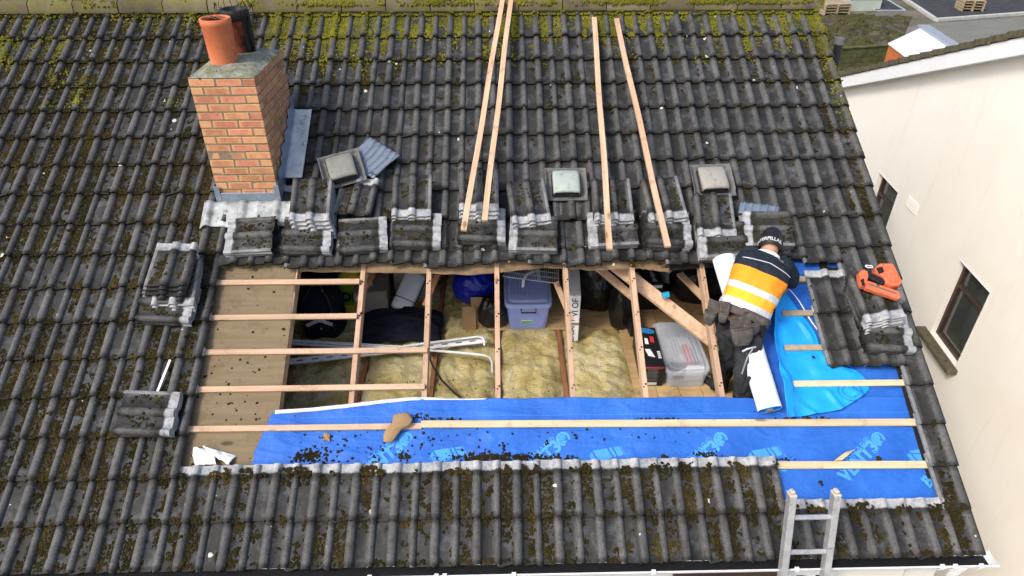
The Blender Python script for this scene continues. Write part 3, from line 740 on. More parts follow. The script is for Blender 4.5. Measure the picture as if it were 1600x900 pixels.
for i in range(430000):
    u = random.uniform(-6.3, UMAX-.03); v = random.uniform(.01, VR-.1)
    x, y, z = px_of(RM @ Vector((u, v, 0)))
    if not (-60 < x < 1660 and -30 < y < 920): continue
    pz = prof(u)
    w1 = noise.noise((u*1.1, v*1.1, 3)); w2 = noise.noise((u*5.5, v*3.2, 8)); w3 = noise.noise((u*16, v*16, 2))
    yy = (v % G)/G
    left = max(0, min(1, (-1.2-u)/1.2)); low = max(0, min(1, (1.0-v)/.4))
    dens = -.09+.33*left+.22*low*(1-left)+.25*w1+.48*w2+.42*w3+(.10 if yy < .12 or yy > .8 else 0)
    if u > -1.2 and v > 1.2: dens -= .03
    if u > UMAX-.28: dens += .15
    if pz > .014: dens -= .42
    elif pz > .002: dens += .05
    top = (v-4.25)/1.1+.35*w1+.15*w2
    if u < -2.2: top = .22+1.4*noise.noise((u*.8, v*.9, 12))+.6*w2 if v > 4.2 and not v > 5.15 else top-.45
    elif v > 5.08 and u < 2.0: top += .45
    if dens+max(0, top)*.42 < .20 or random.random() < .12: continue
    if inpoly(u, v, HOLE): continue
    r_ = random.choice((random.uniform(.004, .009), random.uniform(.007, .014)))*(1+.5*max(0, dens))
    if top+random.uniform(-.25, .25) > .62: r_ = random.uniform(.007, .017); yel.append((u, v, surf(u, v)-.002, r_, r_*random.uniform(.5, .8)))
    else: brown.append((u, v, surf(u, v), r_, r_*random.uniform(.5, .95)))
# a thick yellow cushion along the ridge tiles and by the left ridge patch
for i in range(9500):
    u = random.uniform(-6.3, UMAX); t = random.random(); w1 = noise.noise((u*1.6, 1, 6))+.5*noise.noise((u*6, t*3, 6))
    if w1+(.35 if u > -1.8 else .0)+(.25 if u > 2.2 else 0) < random.random()*.75: continue
    a = math.pi*(1-t*.62); yv = ridge.y+.135*math.cos(a); zv = ridge.z-.02+.075+.075*math.sin(a)
    p = Vector((u, yv*C30+zv*S30, -yv*S30+zv*C30)); r_ = random.uniform(.008, .02)
    yel.append((p.x, p.y, p.z-.004, r_, r_*.8))
for i in range(700):                                               # verge strip at the right of the ridge
    v = 5.4-abs(random.gauss(0, .8)); u = UMAX-.10+random.gauss(0, .04)
    if v > 2.2 and random.random() < .7: r_ = random.uniform(.006, .014); yel.append((u, v, surf(u, v), r_, r_*.8))
for i in range(520):                                                # moss on the chimney's flaunching
    a_, b_ = random.random(), random.random(); p = Vector(fl_fn(a_, b_))
    if noise.noise((p.x*7, p.y*7, 4)) > .12 or b_ < .06: r_ = random.uniform(.004, .011); (brown if random.random() < .6 else yel).append((p.x, p.y*C30+p.z*S30, -p.y*S30+p.z*C30-.002, r_, r_*.5))
tag(clumps(brown, 'brown_moss', M_moss, RM), 'dark brown and olive moss clumps in the tile channels', 'moss', kind='stuff')
tag(clumps(yel, 'yellow_moss', M_ymoss, RM), 'bright yellow green moss along the ridge and top course', 'moss', kind='stuff')
# droppings and lichen rosettes
li = MB()
for i in range(140):
    u, v = random.uniform(-6, UMAX-.05), random.uniform(.1, VR-.15)
    if inpoly(u, v, HOLE): continue
    r_ = random.choice((.006, .008, .011, .017, .022)); h = surf(u, v)+.002
    vs = [(u, v, h+.002)]+[(u+r_*random.uniform(.6, 1.2)*math.cos(t), v+r_*random.uniform(.6, 1.25)*math.sin(t), surf(u+r_*math.cos(t), v+r_*math.sin(t)*.5)+.0015) for t in [q*math.pi/4 for q in range(8)]]
    li.add(vs, [(0, q+1, (q+1) % 8+1) for q in range(8)], RM)
tag(li.build('lichen_spots', M_lichen), 'small white lichen spots and droppings on the tiles', 'lichen', kind='stuff')
# ================================================================ LOOSE TILES STACKED ON THE ROOF
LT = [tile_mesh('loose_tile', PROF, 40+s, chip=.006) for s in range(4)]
ORD = ['Top', 'Second', 'Third', 'Fourth', 'Fifth', 'Sixth', 'Seventh', 'Eighth']
PILES = []
def pile(where, px_, py_, rot, n, base=.048, step=.027, slip=(0, 0), tw=0, spread=1.2, extra=0, mossy=14, tilt=0):
    """n tiles lying on each other; px_, py_ = where the middle of the top tile shows"""
    htop = base+(n-1)*step; c0_ = onroof(px_, py_, htop+.02)
    for i in range(n):                              # i = 0 is the top tile
        h = htop-i*step; a = R(rot)+R(random.uniform(-spread, spread))+R(tw)*i
        lab = '%s grey tile in the %s' % (ORD[i], where) if n > 1 else 'Single grey %s' % where
        M = RM @ T(c0_.x+slip[0]*i+random.uniform(-.004, .004), c0_.y+slip[1]*i+random.uniform(-.004, .004), h) @ RZ(a) @ RX(R(tilt)) @ T(-.006, -TL/2, 0)
        o = put('loose_tile', random.choice(LT), None, M)
        tag(o, lab[0].lower()+lab[1:] if False else lab, 'roof tile', 'loose tiles stacked on the roof')
        if i == 0: PILES.append((M, mossy))
RT, LF, DN, UP = -90, 90, 180, 0
pile('flat stack right below the chimney apron', 390, 367, LF, 3)
pile('flat stack second from the chimney', 480, 366, RT, 3, tw=1)
pile('flat stack below the thrown-down roof vent', 567, 366, RT+6, 2)
pile('flat stack fourth from the chimney', 651, 358, RT, 3)
pile('flat stack below the left pair of long battens', 753, 350, RT, 3)
pile('flat stack with pale left ends beside the pale green vent', 834, 364, LF-3, 3)
pile('flat stack at the foot of the near-vertical right batten', 957, 356, LF, 3)
pile('flat stack at the foot of the slanting right batten', 1042, 356, RT-2, 4)
pile('flat stack behind the white membrane roll', 1128, 374, LF, 3)
pile('flat stack behind the worker\'s hat', 1200, 356, LF-4, 4)
pile('upright leaning stack right of the chimney foot', 485, 312, DN, 6, .06, .030, (.006, -.02), 1.0)
pile('slanted dark tile below the thrown-down roof vent', 556, 306, -7, 1, .09, spread=0)
pile('upright leaning stack left of the long battens', 643, 305, DN, 3, .10, .029, (0, -.012))
pile('upright leaning stack under the left pair of long battens', 748, 297, DN, 6, .06, .030, (.0, -.022))
pile('slightly turned upright stack left of the pale green vent', 825, 315, DN+7, 3, .10, .029, (.004, -.014))
pile('upright leaning stack under the near-vertical right batten', 957, 312, DN, 4, .09, .029, (0, -.016))
pile('upright leaning stack under the slanting right batten', 1037, 310, DN+7, 4, .09, .029, (.004, -.016))
pile('upright pair below the grey brown roof vent', 1117, 336, DN, 2, .11, .029, (0, -.012))
pile('fanned upright stack on the left slope', 268, 413, UP-2, 4, .12, .03, (-.012, -.028), -1.5, mossy=22)
pile('lower leaning stack on the left slope', 275, 440, DN, 3, .08, .027, (0, -.022))
pile('flat stack on the left slope below the fanned stack', 262, 473, RT-2, 3)
pile('flat stack by the steel bar on the left slope', 230, 644, RT-2, 3, tw=1)
pile('stack under the orange nail gun', 1370, 463, DN+9, 5, .11, .029, (.004, -.012), .6)
pile('flat stack beneath the nail gun stack', 1385, 517, RT-3, 3, .045, tw=1)
tag(put('loose_tile', LT[0], None, RM @ T(onroof(893, 316, .03)) @ RZ(R(0)) @ T(-.006, -TL/2, 0)), 'single loose dark tile tucked below the pale green vent', 'roof tile', 'loose tiles stacked on the roof')
ms = []
for M, nm in PILES:                                                  # moss still clinging to the stacked tiles
    for q in range(nm*16):
        lx = random.uniform(-.13, .16); ly = random.uniform(.02, .31)
        if prof(lx) > .012 and random.random() < .85: continue
        if noise.noise((lx*12+M.translation.x*9, ly*9, 1)) < -.02: continue
        p = RM.inverted() @ (M @ Vector((lx, ly, prof(lx)+TT*(1-ly/TL)))); r_ = random.uniform(.005, .015); ms.append((p.x, p.y, p.z, r_, r_*.8))
tag(clumps(ms, 'clinging_moss', M_moss, RM), 'dark moss clinging to the stacked loose tiles', 'moss', kind='stuff')
# ---------------------------------------------------------------- moulded roof vents pulled out of the roof
def vent(label, px_, py_, rot, hood_c, h=.07, tilt=0):
    c0_ = onroof(px_, py_, h); Mv = RM @ T(c0_) @ RZ(R(rot)) @ RX(R(tilt))
    e = empty('roof_vent', Mv); tag(e, label, 'roof vent', 'moulded vents pulled from the roof')
    mh = simple('hood_'+label[:6].strip().replace(' ', '_'), hood_c, tuple(x*.8 for x in hood_c), 9, .55, .4, .15, dirt=tuple(x*.5 for x in hood_c))
    mb = MB()                                                       # ribbed soft flange, turned up at its rim
    def fl(a, b):
        x = -.19+.38*a; y = -.165+.34*b; e_ = min(a, 1-a, b, 1-b)
        return (x, y, .05*max(0, 1-e_/.10)**1.5*(.5 if b < .2 else 1)+.006*noise.noise((a*7, b*7, len(label))))
    mb.grid(24, 20, fl); solid(mb.build('flange', M_grey, e, Mv), .006, 1)
    mb = MB(); mb.box((0, .005, .022), (.26, .25, .04), None, .012); mb.build('socket', M_black, e, Mv)
    mb = MB(); rings = []                                          # hood: arched cowl, rounded nose over a louvred mouth
    for y, w_, zt_ in ((.125, .098, .052), (.115, .104, .075), (.06, .108, .092), (-.02, .108, .108), (-.075, .107, .112), (-.098, .105, .106), (-.110, .103, .092)):
        rings.append([Vector((w_*c_, y, .04+(zt_-.04)*s_)) for c_, s_ in ((-1, 0), (-1, .55), (-.93, .8), (-.75, .92), (-.4, .985), (0, 1), (.4, .985), (.75, .92), (.93, .8), (1, .55), (1, 0))])
    mb.v = mb.v; rings = [[Vector((v.x*1.14, v.y*1.12, v.z)) for v in r_] for r_ in rings]; mb.loft(rings, closed=False, cap=(True, False)); solid(mb.build('hood', mh, e, Mv), .004, 1)
    mb = MB(); mb.box((0, -.088, .066), (.196, .012, .05))
    for q in range(4): mb.box((0, -.097, .048+q*.012), (.19, .012, .004), None, .001)
    mb.build('louvre', M_grey, e, Mv)
    return e
vent('Grey roof vent lying askew on the dark tile right of the chimney', 536, 268, 18, (.25, .25, .22), .12, 4)
vent('Pale green grey roof vent standing between two tile stacks', 884, 292, 0, (.40, .46, .41), .06)
vent('Grey brown roof vent above the tile pair behind the white roll', 1112, 286, 2, (.36, .34, .30), .08)
# blue-grey plastic tile piece thrown over the first vent
c0_ = onroof(575, 248, .12); Mv = RM @ T(c0_) @ RZ(R(-35)) @ RX(R(5)) @ RY(R(8))
def bluet(a, b):
    x = -.17+.34*a+.05*b; y = -.19+.38*b; z = 0
    for q in (.15, .32, .5, .68, .85): z += .014*math.exp(-((a-q-.12*math.sin(b*3))/.035)**2)
    return (x, y*(1-.25*(a > .8)*(b < .2)), z+.03*a*a)
M_bluep = simple('bluegrey_plastic', (.17, .21, .27), (.12, .155, .21), 7, .4, .5, .2, dirt=(.08, .1, .13))
mb = MB(); mb.grid(60, 14, bluet); tag(solid(mb.build('plastic_tile', M_bluep, None, Mv), .006), 'blue grey ribbed plastic tile lying turned above the askew vent', 'plastic tile')
c0_ = onroof(1183, 327, .14); Mv = RM @ T(c0_) @ RZ(R(-8)) @ RX(R(-12))
mb = MB(); mb.grid(60, 10, lambda a, b: (-.17+.34*a+.03*b, -.07+.14*b, sum(.010*math.exp(-((a-q)/.03)**2) for q in (.12, .3, .5, .7, .9)))); tag(solid(mb.build('plastic_tile', M_bluep, None, Mv), .006), 'dark blue plastic tile strip on the stack behind the hat', 'plastic tile')
# ================================================================ LONG BATTENS LEANT ON THE ROOF
for lab, a, b in (('Left batten of the left pair, crossing the ridge', (786, -8), (725, 360)), ('Right batten of the left pair, crossing the ridge', (799, -8), (757, 345)),
                  ('Near-vertical pine batten right of the pale green vent', (928, 28), (953, 390)), ('Slanting pine batten, rightmost of the four on the tiles', (963, 30), (1043, 386))):
    ha, hb = (.13 if a[1] < 0 else .062), .40 if a[1] < 0 else .33
    p, q = onroof(*a, ha), onroof(*b, hb); d = q-p
    Mv = RM @ T((p+q)/2) @ Matrix.Rotation(math.atan2(d.y, d.x)-math.pi/2, 4, 'Z')
    L = d.length; sl = math.atan2(q.z-p.z, L)
    def fn_(v_): return v_
    mb = MB(); nseg = 12; rings = []
    for i in range(nseg+1):
        t = i/nseg-.5; bow = .004*math.sin(i*.9+len(lab)); rings.append([Vector((x_+bow, t*L, z_)) for x_, z_ in ((-.024, -.0125), (.024, -.0125), (.024, .0125), (-.024, .0125))])
    mb.loft(rings, smooth=False)
    tag(mb.build('loose_batten', M_batten, None, Mv @ RX(sl)), lab, 'batten', 'long battens leaning on the roof')
# ================================================================ SMALL THINGS ON THE ROOF
# steel slate bar
p, q = onroof(266, 562, .05), onroof(246, 612, .05); e = empty('steel_bar', RM @ T(q)); tag(e, 'flat steel pry bar lying above the flat tile stack', 'pry bar')
M_steel = simple('bright_steel', (.62, .63, .65), (.45, .46, .48), 20, .35, .5, .1, metal=.7)
MB().bar(RM @ p, RM @ q, .020, .006, RM.to_3x3() @ Vector((0, 0, 1)), .001).build('shaft', M_steel, e)
d = (q-p).normalized(); MB().bar(RM @ q, RM @ (q+d*.05+Vector((0, 0, .012))), .036, .006, RM.to_3x3() @ Vector((0, 0, 1)), .001).build('blade', M_steel, e)
# white crumpled offcut on the ply
def sheetlet(name, label, cat, poly, h, m, amp, seed, th=.002, n=26, fold=0):
    P = [onroof(x, y, h) for x, y in poly]; a_, b_, c_, d_ = P
    def fn(s_, t_):
        p = a_.lerp(b_, s_).lerp(d_.lerp(c_, s_), t_); q = Vector((p.x+.010*noise.noise((s_*5, t_*5, seed+3)), p.y+.012*noise.noise((s_*5, t_*5, seed+6)), 0))
        return (q.x, q.y, h+amp*abs(noise.noise((s_*2.6, t_*2.2, seed)))+amp*.35*noise.noise((s_*7, t_*7, seed))+fold*math.sin(s_*math.pi)*math.sin(t_*math.pi))
    mb = MB(); mb.grid(n, n, fn, RM); return tag(solid(mb.build(name, m), th, 1), label, cat)
e = empty('offcut', RM @ T(onroof(335, 727, HF))); tag(e, 'white crumpled membrane offcut on the bare ply board', 'offcut')
def two(poly, seed, fold):
    P = [onroof(x, y, HF+.01) for x, y in poly]; a_, b_, c_, d_ = P
    def fn(s_, t_):
        p = a_.lerp(b_, s_).lerp(d_.lerp(c_, s_), t_)
        return (p.x+.012*noise.noise((s_*4, t_*4, seed+3)), p.y+.015*noise.noise((s_*4, t_*4, seed+6)), HF+.012+fold*math.sin(t_*2.6+s_)+.014*noise.noise((s_*3, t_*3, seed)))
    mb = MB(); mb.grid(18, 18, fn, RM); solid(mb.build('flap', M_white, e), .002, 1)
two([(305, 727), (341, 727), (335, 703), (304, 700)], 2, .035); two([(330, 712), (360, 727), (369, 712), (318, 697)], 5, .03)
# torn brown cardboard on the batten
M_card = simple('cardboard', (.36, .24, .13), (.27, .175, .09), 5, .85, .15, .2)
e = empty('cardboard_scrap', RM @ T(onroof(625, 665, 0))); tag(e, 'torn brown cardboard bent over the batten on the membrane', 'cardboard')
def card(a, b):
    P0 = [(616, 648), (638, 645), (646, 658), (643, 668), (630, 672), (614, 689), (601, 691), (600, 678)]
    l = [(616, 648), (613, 660), (606, 670), (600, 678), (599, 691)]; r_ = [(638, 645), (646, 656), (640, 667), (628, 672), (612, 692)]
    t = b*4; i = min(3, int(t)); f_ = t-i
    L = (l[i][0]+(l[i+1][0]-l[i][0])*f_, l[i][1]+(l[i+1][1]-l[i][1])*f_); Rr = (r_[i][0]+(r_[i+1][0]-r_[i][0])*f_, r_[i][1]+(r_[i+1][1]-r_[i][1])*f_)
    h = .028-.05*abs(b-.45)**1.2+.012*math.sin(a*3); p = onroof(L[0]+(Rr[0]-L[0])*a, L[1]+(Rr[1]-L[1])*a, 0); return (p.x+.006*noise.noise((a*6, b*9, 1)), p.y, h)
mb = MB(); mb.grid(10, 20, card, RM); solid(mb.build('sheet', M_card, e), .004, 1)
sheetlet('cardboard_scrap', 'small brown cardboard fragment lying on the membrane left', 'cardboard', [(505, 688), (516, 690), (515, 678), (507, 676)], HF+.012, M_card, .012, 3, .003, 8)
# triangular timber splinter
p, q = onroof(1306, 720, -.01), onroof(1335, 702, -.01)
pts = [onroof(x, y, -.012) for x, y in ((1303, 720), (1316, 719), (1336, 702), (1320, 707))]
MB().prism([(p.x, p.y) for p in pts], -.03, -.010, RM).build('timber_offcut', M_yellowpine)
tag(bpy.data.objects['timber_offcut'], 'pointed pale timber splinter on the membrane by the lower batten', 'timber offcut')
# fallen moss crumbs on membrane, ply and battens
cr_ = []
def crumbs(px_, py_, sx, sy, n, r0=.004, r1=.013):
    for i in range(n):
        x, y = random.gauss(px_, sx), random.gauss(py_, sy)
        if y > 728 and x < 1212: y = 726
        p = onroof(x, y, HF); h = mem_h(p.x, p.y) if x > 430 else HF
        r_ = random.uniform(r0, r1); cr_.append((p.x, p.y, h+.002, r_, r_*.8))
for a in ((485, 712, 11, 4, 120), (470, 716, 6, 4, 25), (505, 706, 16, 10, 30), (632, 712, 5, 3, 30), (780, 715, 30, 4, 260), (740, 716, 15, 3, 80), (845, 716, 20, 3, 120), (885, 716, 10, 2, 20), (788, 700, 3, 5, 10), (856, 693, 3, 2, 9), (1037, 713, 3, 3, 16), (1105, 711, 9, 3, 45), (900, 684, 3, 2, 6), (655, 651, 9, 4, 24),
          (690, 655, 14, 1.5, 16), (1030, 655, 30, 1, 24), (1255, 655, 25, 2, 30), (1180, 657, 20, 1, 14), (1372, 716, 3, 2, 14), (1282, 755, 2.5, 1.6, 10), (1225, 718, 8, 2, 14), (560, 688, 60, 18, 40), (700, 690, 60, 16, 26), (950, 690, 90, 14, 16), (360, 620, 45, 60, 60), (400, 560, 50, 60, 30), (1205, 640, 12, 3, 10), (640, 720, 90, 4, 50), (590, 705, 20, 6, 16)):
    crumbs(*a)
tag(clumps(cr_, 'moss_debris', M_moss, RM), 'dark moss crumbs fallen on the blue membrane and ply', 'moss debris', kind='stuff')
cw = []
for i in range(230):
    x, y = random.uniform(430, 1000), random.uniform(560, 640)
    p = onz(x, y, FZ); 
    if noise.noise((p.x*4, p.y*4, 5)) > .05: r_ = random.uniform(.002, .009); cw.append((p.x, p.y, FZ+.035+.03*noise.noise((p.x*4, p.y*4, 1)), r_, r_))
tag(clumps(cw, 'loft_debris', M_moss, Matrix()), 'dark crumbs scattered over the yellow loft insulation', 'moss debris', kind='stuff')
# ---------------------------------------------------------------- orange nail gun on the tile stack
gx = lambda x, y: onroof(1230+x/4.09, 400+y/4.09, .31)
c0_ = gx(600, 180); c0_.z = .285; Mg = RM @ T(c0_); e = empty('nail_gun', Mg); tag(e, 'orange cordless nail gun lying on the tile stack by the verge', 'nail gun')
M_org = simple('orange_plastic', (.80, .19, .085), (.62, .12, .055), 30, .5, .4, .1, dirt=(.28, .09, .05))
def gun(name, poly, z0, z1, m, bev=.006):
    P = [gx(*q) for q in poly]; mb = MB(); mb.prism([(p.x-c0_.x, p.y-c0_.y) for p in P][::-1], z0, z1); o = mb.build(name, m, e, Mg); b = o.modifiers.new('bevel', 'BEVEL'); b.width = bev; b.segments = 2; return o
gun('housing', [(540, 98), (572, 66), (655, 68), (672, 100), (714, 182), (700, 207), (650, 212), (612, 192), (604, 165), (562, 132)], .0, .085, M_org, .012)
gun('side_plate', [(600, 95), (645, 85), (675, 140), (690, 185), (655, 195), (620, 160)], .08, .096, M_org, .006)
gun('motor_cap', [(546, 100), (582, 92), (592, 126), (566, 136)], .06, .10, M_black, .006)
gun('battery', [(446, 116), (470, 98), (500, 112), (506, 140), (490, 208), (465, 202), (450, 160)], .0, .07, M_org, .010)
gun('battery_foot', [(452, 168), (470, 160), (480, 206), (462, 204)], .066, .078, M_black, .003)
gun('magazine', [(470, 178), (500, 162), (722, 238), (726, 268), (705, 284), (500, 216)], .004, .05, M_org, .006)
gun('magazine_slot', [(510, 182), (690, 246), (688, 254), (508, 192)], .048, .053, M_grey, .001)
gun('handle', [(494, 124), (520, 118), (614, 164), (610, 190), (590, 192), (500, 150)], .012, .066, M_black, .008)
gun('trigger', [(560, 182), (584, 190), (578, 206), (562, 200)], .02, .05, M_black, .003)
gun('nose', [(694, 208), (718, 198), (748, 284), (738, 302), (716, 286)], .008, .055, M_grey, .005)
mb = MB(); mb.tube([gx(*q)-c0_+Vector((0, 0, .09)) for q in ((470, 92), (508, 96), (514, 108), (480, 106), (468, 98), (470, 92))], .005, 6); mb.build('belt_hook', M_pvc, e, Mg)
# ================================================================ MEMBRANE ROLL AND ITS LOOSE SHEET
A_, B_ = onroof(1131, 404, .075), onroof(1203, 640, .062); d = (B_-A_).normalized()
e = empty('membrane_roll', RM @ T(B_)); tag(e, 'white backed roll of blue membrane lying up the slope beside the worker', 'membrane roll')
sx = Vector((d.y, -d.x, 0)); up_ = Vector((0, 0, 1)); L = (B_-A_).length
mb = MB(); rings = []
for i in range(15):
    t = i/14; wob = .004*noise.noise((t*6, 2, 1)); rr = .098-.004*t+wob
    rings.append([v+Vector((0, 0, 0)) for v in circ(A_.lerp(B_, t), sx, up_, rr, rr*.94, 28)])
mb.loft(rings, RM, cap=(True, False)); mb.build('roll', M_white, e)
mb = MB(); sp = []                                              # wound layers showing at the lower end
for q in range(0, 150):
    t = q*.25; r_ = .03+.064*q/150; sp.append(B_+sx*r_*math.cos(t)+up_*(r_*.94*math.sin(t)))
for q in range(149):
    a, b = sp[q], sp[q+1]; dl = d*.004*math.sin(q*.3)
    mb.add([a+dl, b+dl, b-d*.05, a-d*.05], [(0, 1, 2, 3)], RM)
mb.add(circ(B_-d*.012, sx, up_, .094, .088, 28), [tuple(range(28))], RM); mb.build('wound_end', M_membl, e)
mb = MB(); mb.tube([A_-d*.01, B_+d*.012], .03, 14, RM); mb.build('core', M_card, e)
rl = [(1207, 478), (1203, 520), (1208, 560), (1216, 600), (1222, 640), (1224, 656)]
rr_ = [(1226, 458), (1264, 508), (1298, 566), (1341, 582), (1357, 609), (1312, 641)]
def curve(P, t):
    t *= len(P)-1; i = min(int(t), len(P)-2); f_ = t-i
    g = lambda j: P[max(0, min(len(P)-1, j))]
    p0_, p1_, p2_, p3_ = g(i-1), g(i), g(i+1), g(i+2)
    return tuple(.5*((2*p1_[k_])+(-p0_[k_]+p2_[k_])*f_+(2*p0_[k_]-5*p1_[k_]+4*p2_[k_]-p3_[k_])*f_**2+(-p0_[k_]+3*p1_[k_]-3*p2_[k_]+p3_[k_])*f_**3) for k_ in (0, 1))
BV = [onroof(1290, y, HB).y for y in (599, 543.5, 489.5)]
def loose(a, b):
    l, r2 = curve(rl, b), curve(rr_, b); p = onroof(l[0]+(r2[0]-l[0])*a, l[1]+(r2[1]-l[1])*a, HF+.01)
    nb = min(abs(p.y-v_) for v_ in BV) if p.x > 2.52 else .2
    free = min(1, max(0, (nb-.03)/.06))
    ridge_ = max(0, noise.noise((p.x*3.0+p.y*1.2, p.y*4.2-p.x*2, 3)))*.055+.014*noise.noise((p.x*8, p.y*7, 5))+.02*max(0, 1-abs(noise.noise((p.x*3.4+p.y*2.6, p.y*2.2, 8)))*6)
    att = max(0, 1-a/.3)
    return (p.x, p.y, HF+.009+free*(ridge_+.012)+att**2*.07)
mb = MB(); mb.grid(60, 70, loose, RM); o = solid(mb.build('loose_sheet', M_membl, e), .0015); o['label'] = 'loose bright blue sheet pulled off the roll'
mb = MB(); mb.grid(40, 1, lambda a, b: (lambda q, p: (p.x+.008*b*(1+a), p.y+.002, HF+.016+.012*math.sin(a*9)))(0, onroof(*(1230+(1286-1230)*a+4*math.sin(a*3), 452+(540-452)*a), HF)), RM); mb.build('sheet_edge', M_white, e)
rg = MB(); c0_ = onroof(1333, 612, HF)
for r0, r1 in ((.085, .092), (.055, .060)):
    n = 32; vs = []
    for q in range(n):
        t = q*2*math.pi/n
        for r_ in (r0, r1): x_, y_ = c0_.x-.03+r_*1.1*math.cos(t), c0_.y+r_*.95*math.sin(t); vs.append((x_, y_, HF+.05))
    rg.add(vs, [(2*q, 2*q+1, (2*q+3) % (2*n), (2*q+2) % (2*n)) for q in range(n)], RM)
o = rg.build('ring_print', M_memb, e); sh = o.modifiers.new('wrap', 'SHRINKWRAP'); sh.target = [c_ for c_ in e.children if c_.name.startswith('loose_sheet')][0]; sh.offset = .003
# ================================================================ THE WORKER
M_skin = simple('skin', (.55, .30, .21), (.48, .24, .16), 12, .55, .35, .1)
M_navy = simple('navy_jersey', (.024, .032, .046), (.015, .02, .03), 14, .85, .15, .5, .006, 30)
M_hivis = simple('hivis_orange', (.96, .33, .025), (.94, .28, .02), 4, .7, .2, .3, .006, 14)
M_hivisy = simple('hivis_yellow', (.96, .47, .04), (.94, .41, .03), 4, .7, .2, .3, .006, 14)
M_silver = simple('reflective_tape', (.66, .67, .68), (.52, .53, .55), 30, .45, .5, .3, .004, 60)
M_trous = simple('black_workwear', (.040, .044, .052), (.016, .018, .021), 7, .85, .2, .8, .012, 16, dirt=(.07, .066, .058))
M_leath = simple('worn_leather', (.115, .100, .090), (.055, .048, .044), 16, .7, .3, .5, .004, 40, dirt=(.19, .172, .16))
hip = ony(1160, 498, 1.48); hem = ony(1163, 484, 1.49); neck = ony(1201, 397, 1.75)
wk = empty('person', T(hip.x, hip.y+.1, FZ)); tag(wk, 'worker in orange reflective jacket and black beanie bending over the white roll', 'person')
ax = (neck-hem).normalized(); rv = (ony(1238, 428, 1.67)-ony(1163, 403, 1.77)); rv = (rv-ax*rv.dot(ax)).normalized(); bk = ax.cross(rv); bk = -bk if bk.y > 0 else bk
TLn = (neck-hem).length
# body: one skinned figure under the clothes
fR = Vector((hip.x+.10, 1.16, FZ+.02)); fL = onz(1121, 606, FZ+.02)
shR = ony(1224, 417, 1.72); elR = ony(1238, 438, 1.76); wrR = ony(1222, 456, 1.88); hdR = ony(1213, 462, 1.93)
shL = ony(1172, 405, 1.80); elL = ony(1168, 428, 2.02); wrL = ony(1184, 440, 2.18); hdL = ony(1190, 444, 2.24)
hpR = hip+rv*.09-ax*.05; hpL = hip-rv*.10-ax*.05; knR = ony(1164, 582, 1.22); knL = ony(1140, 560, 1.55)
headc = ony(1204, 381, 1.84)
SK = [hip, hip.lerp(neck, .3)+bk*.01, hip.lerp(neck, .62)+bk*.02, neck-ax*.08, neck+ax*.02, headc, shR, elR, wrR, hdR, shL, elL, wrL, hdL, hpR, knR, fR+Vector((0, 0, .09)), fR+Vector((0, .16, .02)), hpL, knL, fL+Vector((0, 0, .09)), fL+Vector((-.08, .13, .02))]
ED = [(0, 1), (1, 2), (2, 3), (3, 4), (4, 5), (3, 6), (6, 7), (7, 8), (8, 9), (3, 10), (10, 11), (11, 12), (12, 13), (0, 14), (14, 15), (15, 16), (16, 17), (0, 18), (18, 19), (19, 20), (20, 21)]
RD = [.06, .09, .11, .09, .055, .088, .06, .045, .032, .03, .06, .045, .032, .03, .045, .045, .04, .035, .045, .045, .04, .035]
hand_root = {9: (wrR, hdR), 13: (wrL, hdL)}
for hi_, (w0, h0) in hand_root.items():                        # five fingers of unequal length, curled down on the sheet
    dd = (h0-w0).normalized(); sd_ = dd.cross(Vector((0, 0, 1))).normalized(); dn = Vector((0, 0, -1))
    for q, (off, ln) in enumerate(((-.030, .062), (-.010, .072), (.010, .068), (.028, .055))):
        a = h0+dd*.035+sd_*off; b = a+dd*ln*.55+dn*.012; c_ = b+dd*ln*.3+dn*.03
        i0 = len(SK); SK += [a, b, c_]; ED += [(hi_, i0), (i0, i0+1), (i0+1, i0+2)]; RD += [.010, .009, .007]
    a = h0+sd_*(-.035)+dd*.0; b = a+sd_*(-.025)+dd*.03; i0 = len(SK); SK += [a, b]; ED += [(hi_, i0), (i0, i0+1)]; RD += [.012, .009]
me = bpy.data.meshes.new('body'); me.from_pydata([tuple(v) for v in SK], ED, []); me.materials.append(M_skin)
body = put('body', me, wk); md = body.modifiers.new('skin', 'SKIN'); md.use_smooth_shade = True
for i, sv_ in enumerate(me.skin_vertices[0].data): sv_.radius = (RD[i]*.9, RD[i]*.9); sv_.use_root = (i == 0)
subd(body, 1)
# jacket: lofted from hem to collar in bands, then sleeves
def ring(c_, r_, b_, rx, ry, n=28, e_=2.3, wr=0, s_=0):
    out = circ(c_, r_, b_, rx, ry, n, e_)
    return [v+(v-c_).normalized()*wr*noise.noise((v.x*9, v.y*9, v.z*9+s_)) for v in out]
prof_t = [(-.03, .205, .150), (.0, .212, .155), (.04, .212, .155), (.08, .210, .153), (.17, .210, .15), (.25, .212, .15), (.29, .214, .15), (.335, .216, .152), (.46, .218, .154), (.54, .222, .156), (.62, .226, .156), (.70, .228, .152), (.78, .222, .143), (.86, .200, .125), (.92, .155, .10), (.97, .105, .082), (1.0, .078, .072)]
bands = [0, 0, 0, 1, 1, 2, 2, 3, 3, 3, 4, 4, 4, 4, 4, 4]
bm_ = {0: 0, 1: 1, 2: 0, 3: 2, 4: 3}
rings = []
for t, rx, ry in prof_t:
    arch = .035*math.sin(max(0, min(1, t))*math.pi)
    wr = .010 if .0 <= t < .9 else .003
    rings.append(ring(hem+ax*TLn*t+bk*(arch-.01), rv, bk, rx, ry, 30, 2.4, wr))
mb = MB(); mb.loft(rings, mi=[bm_[b] for b in bands], cap=(False, False))
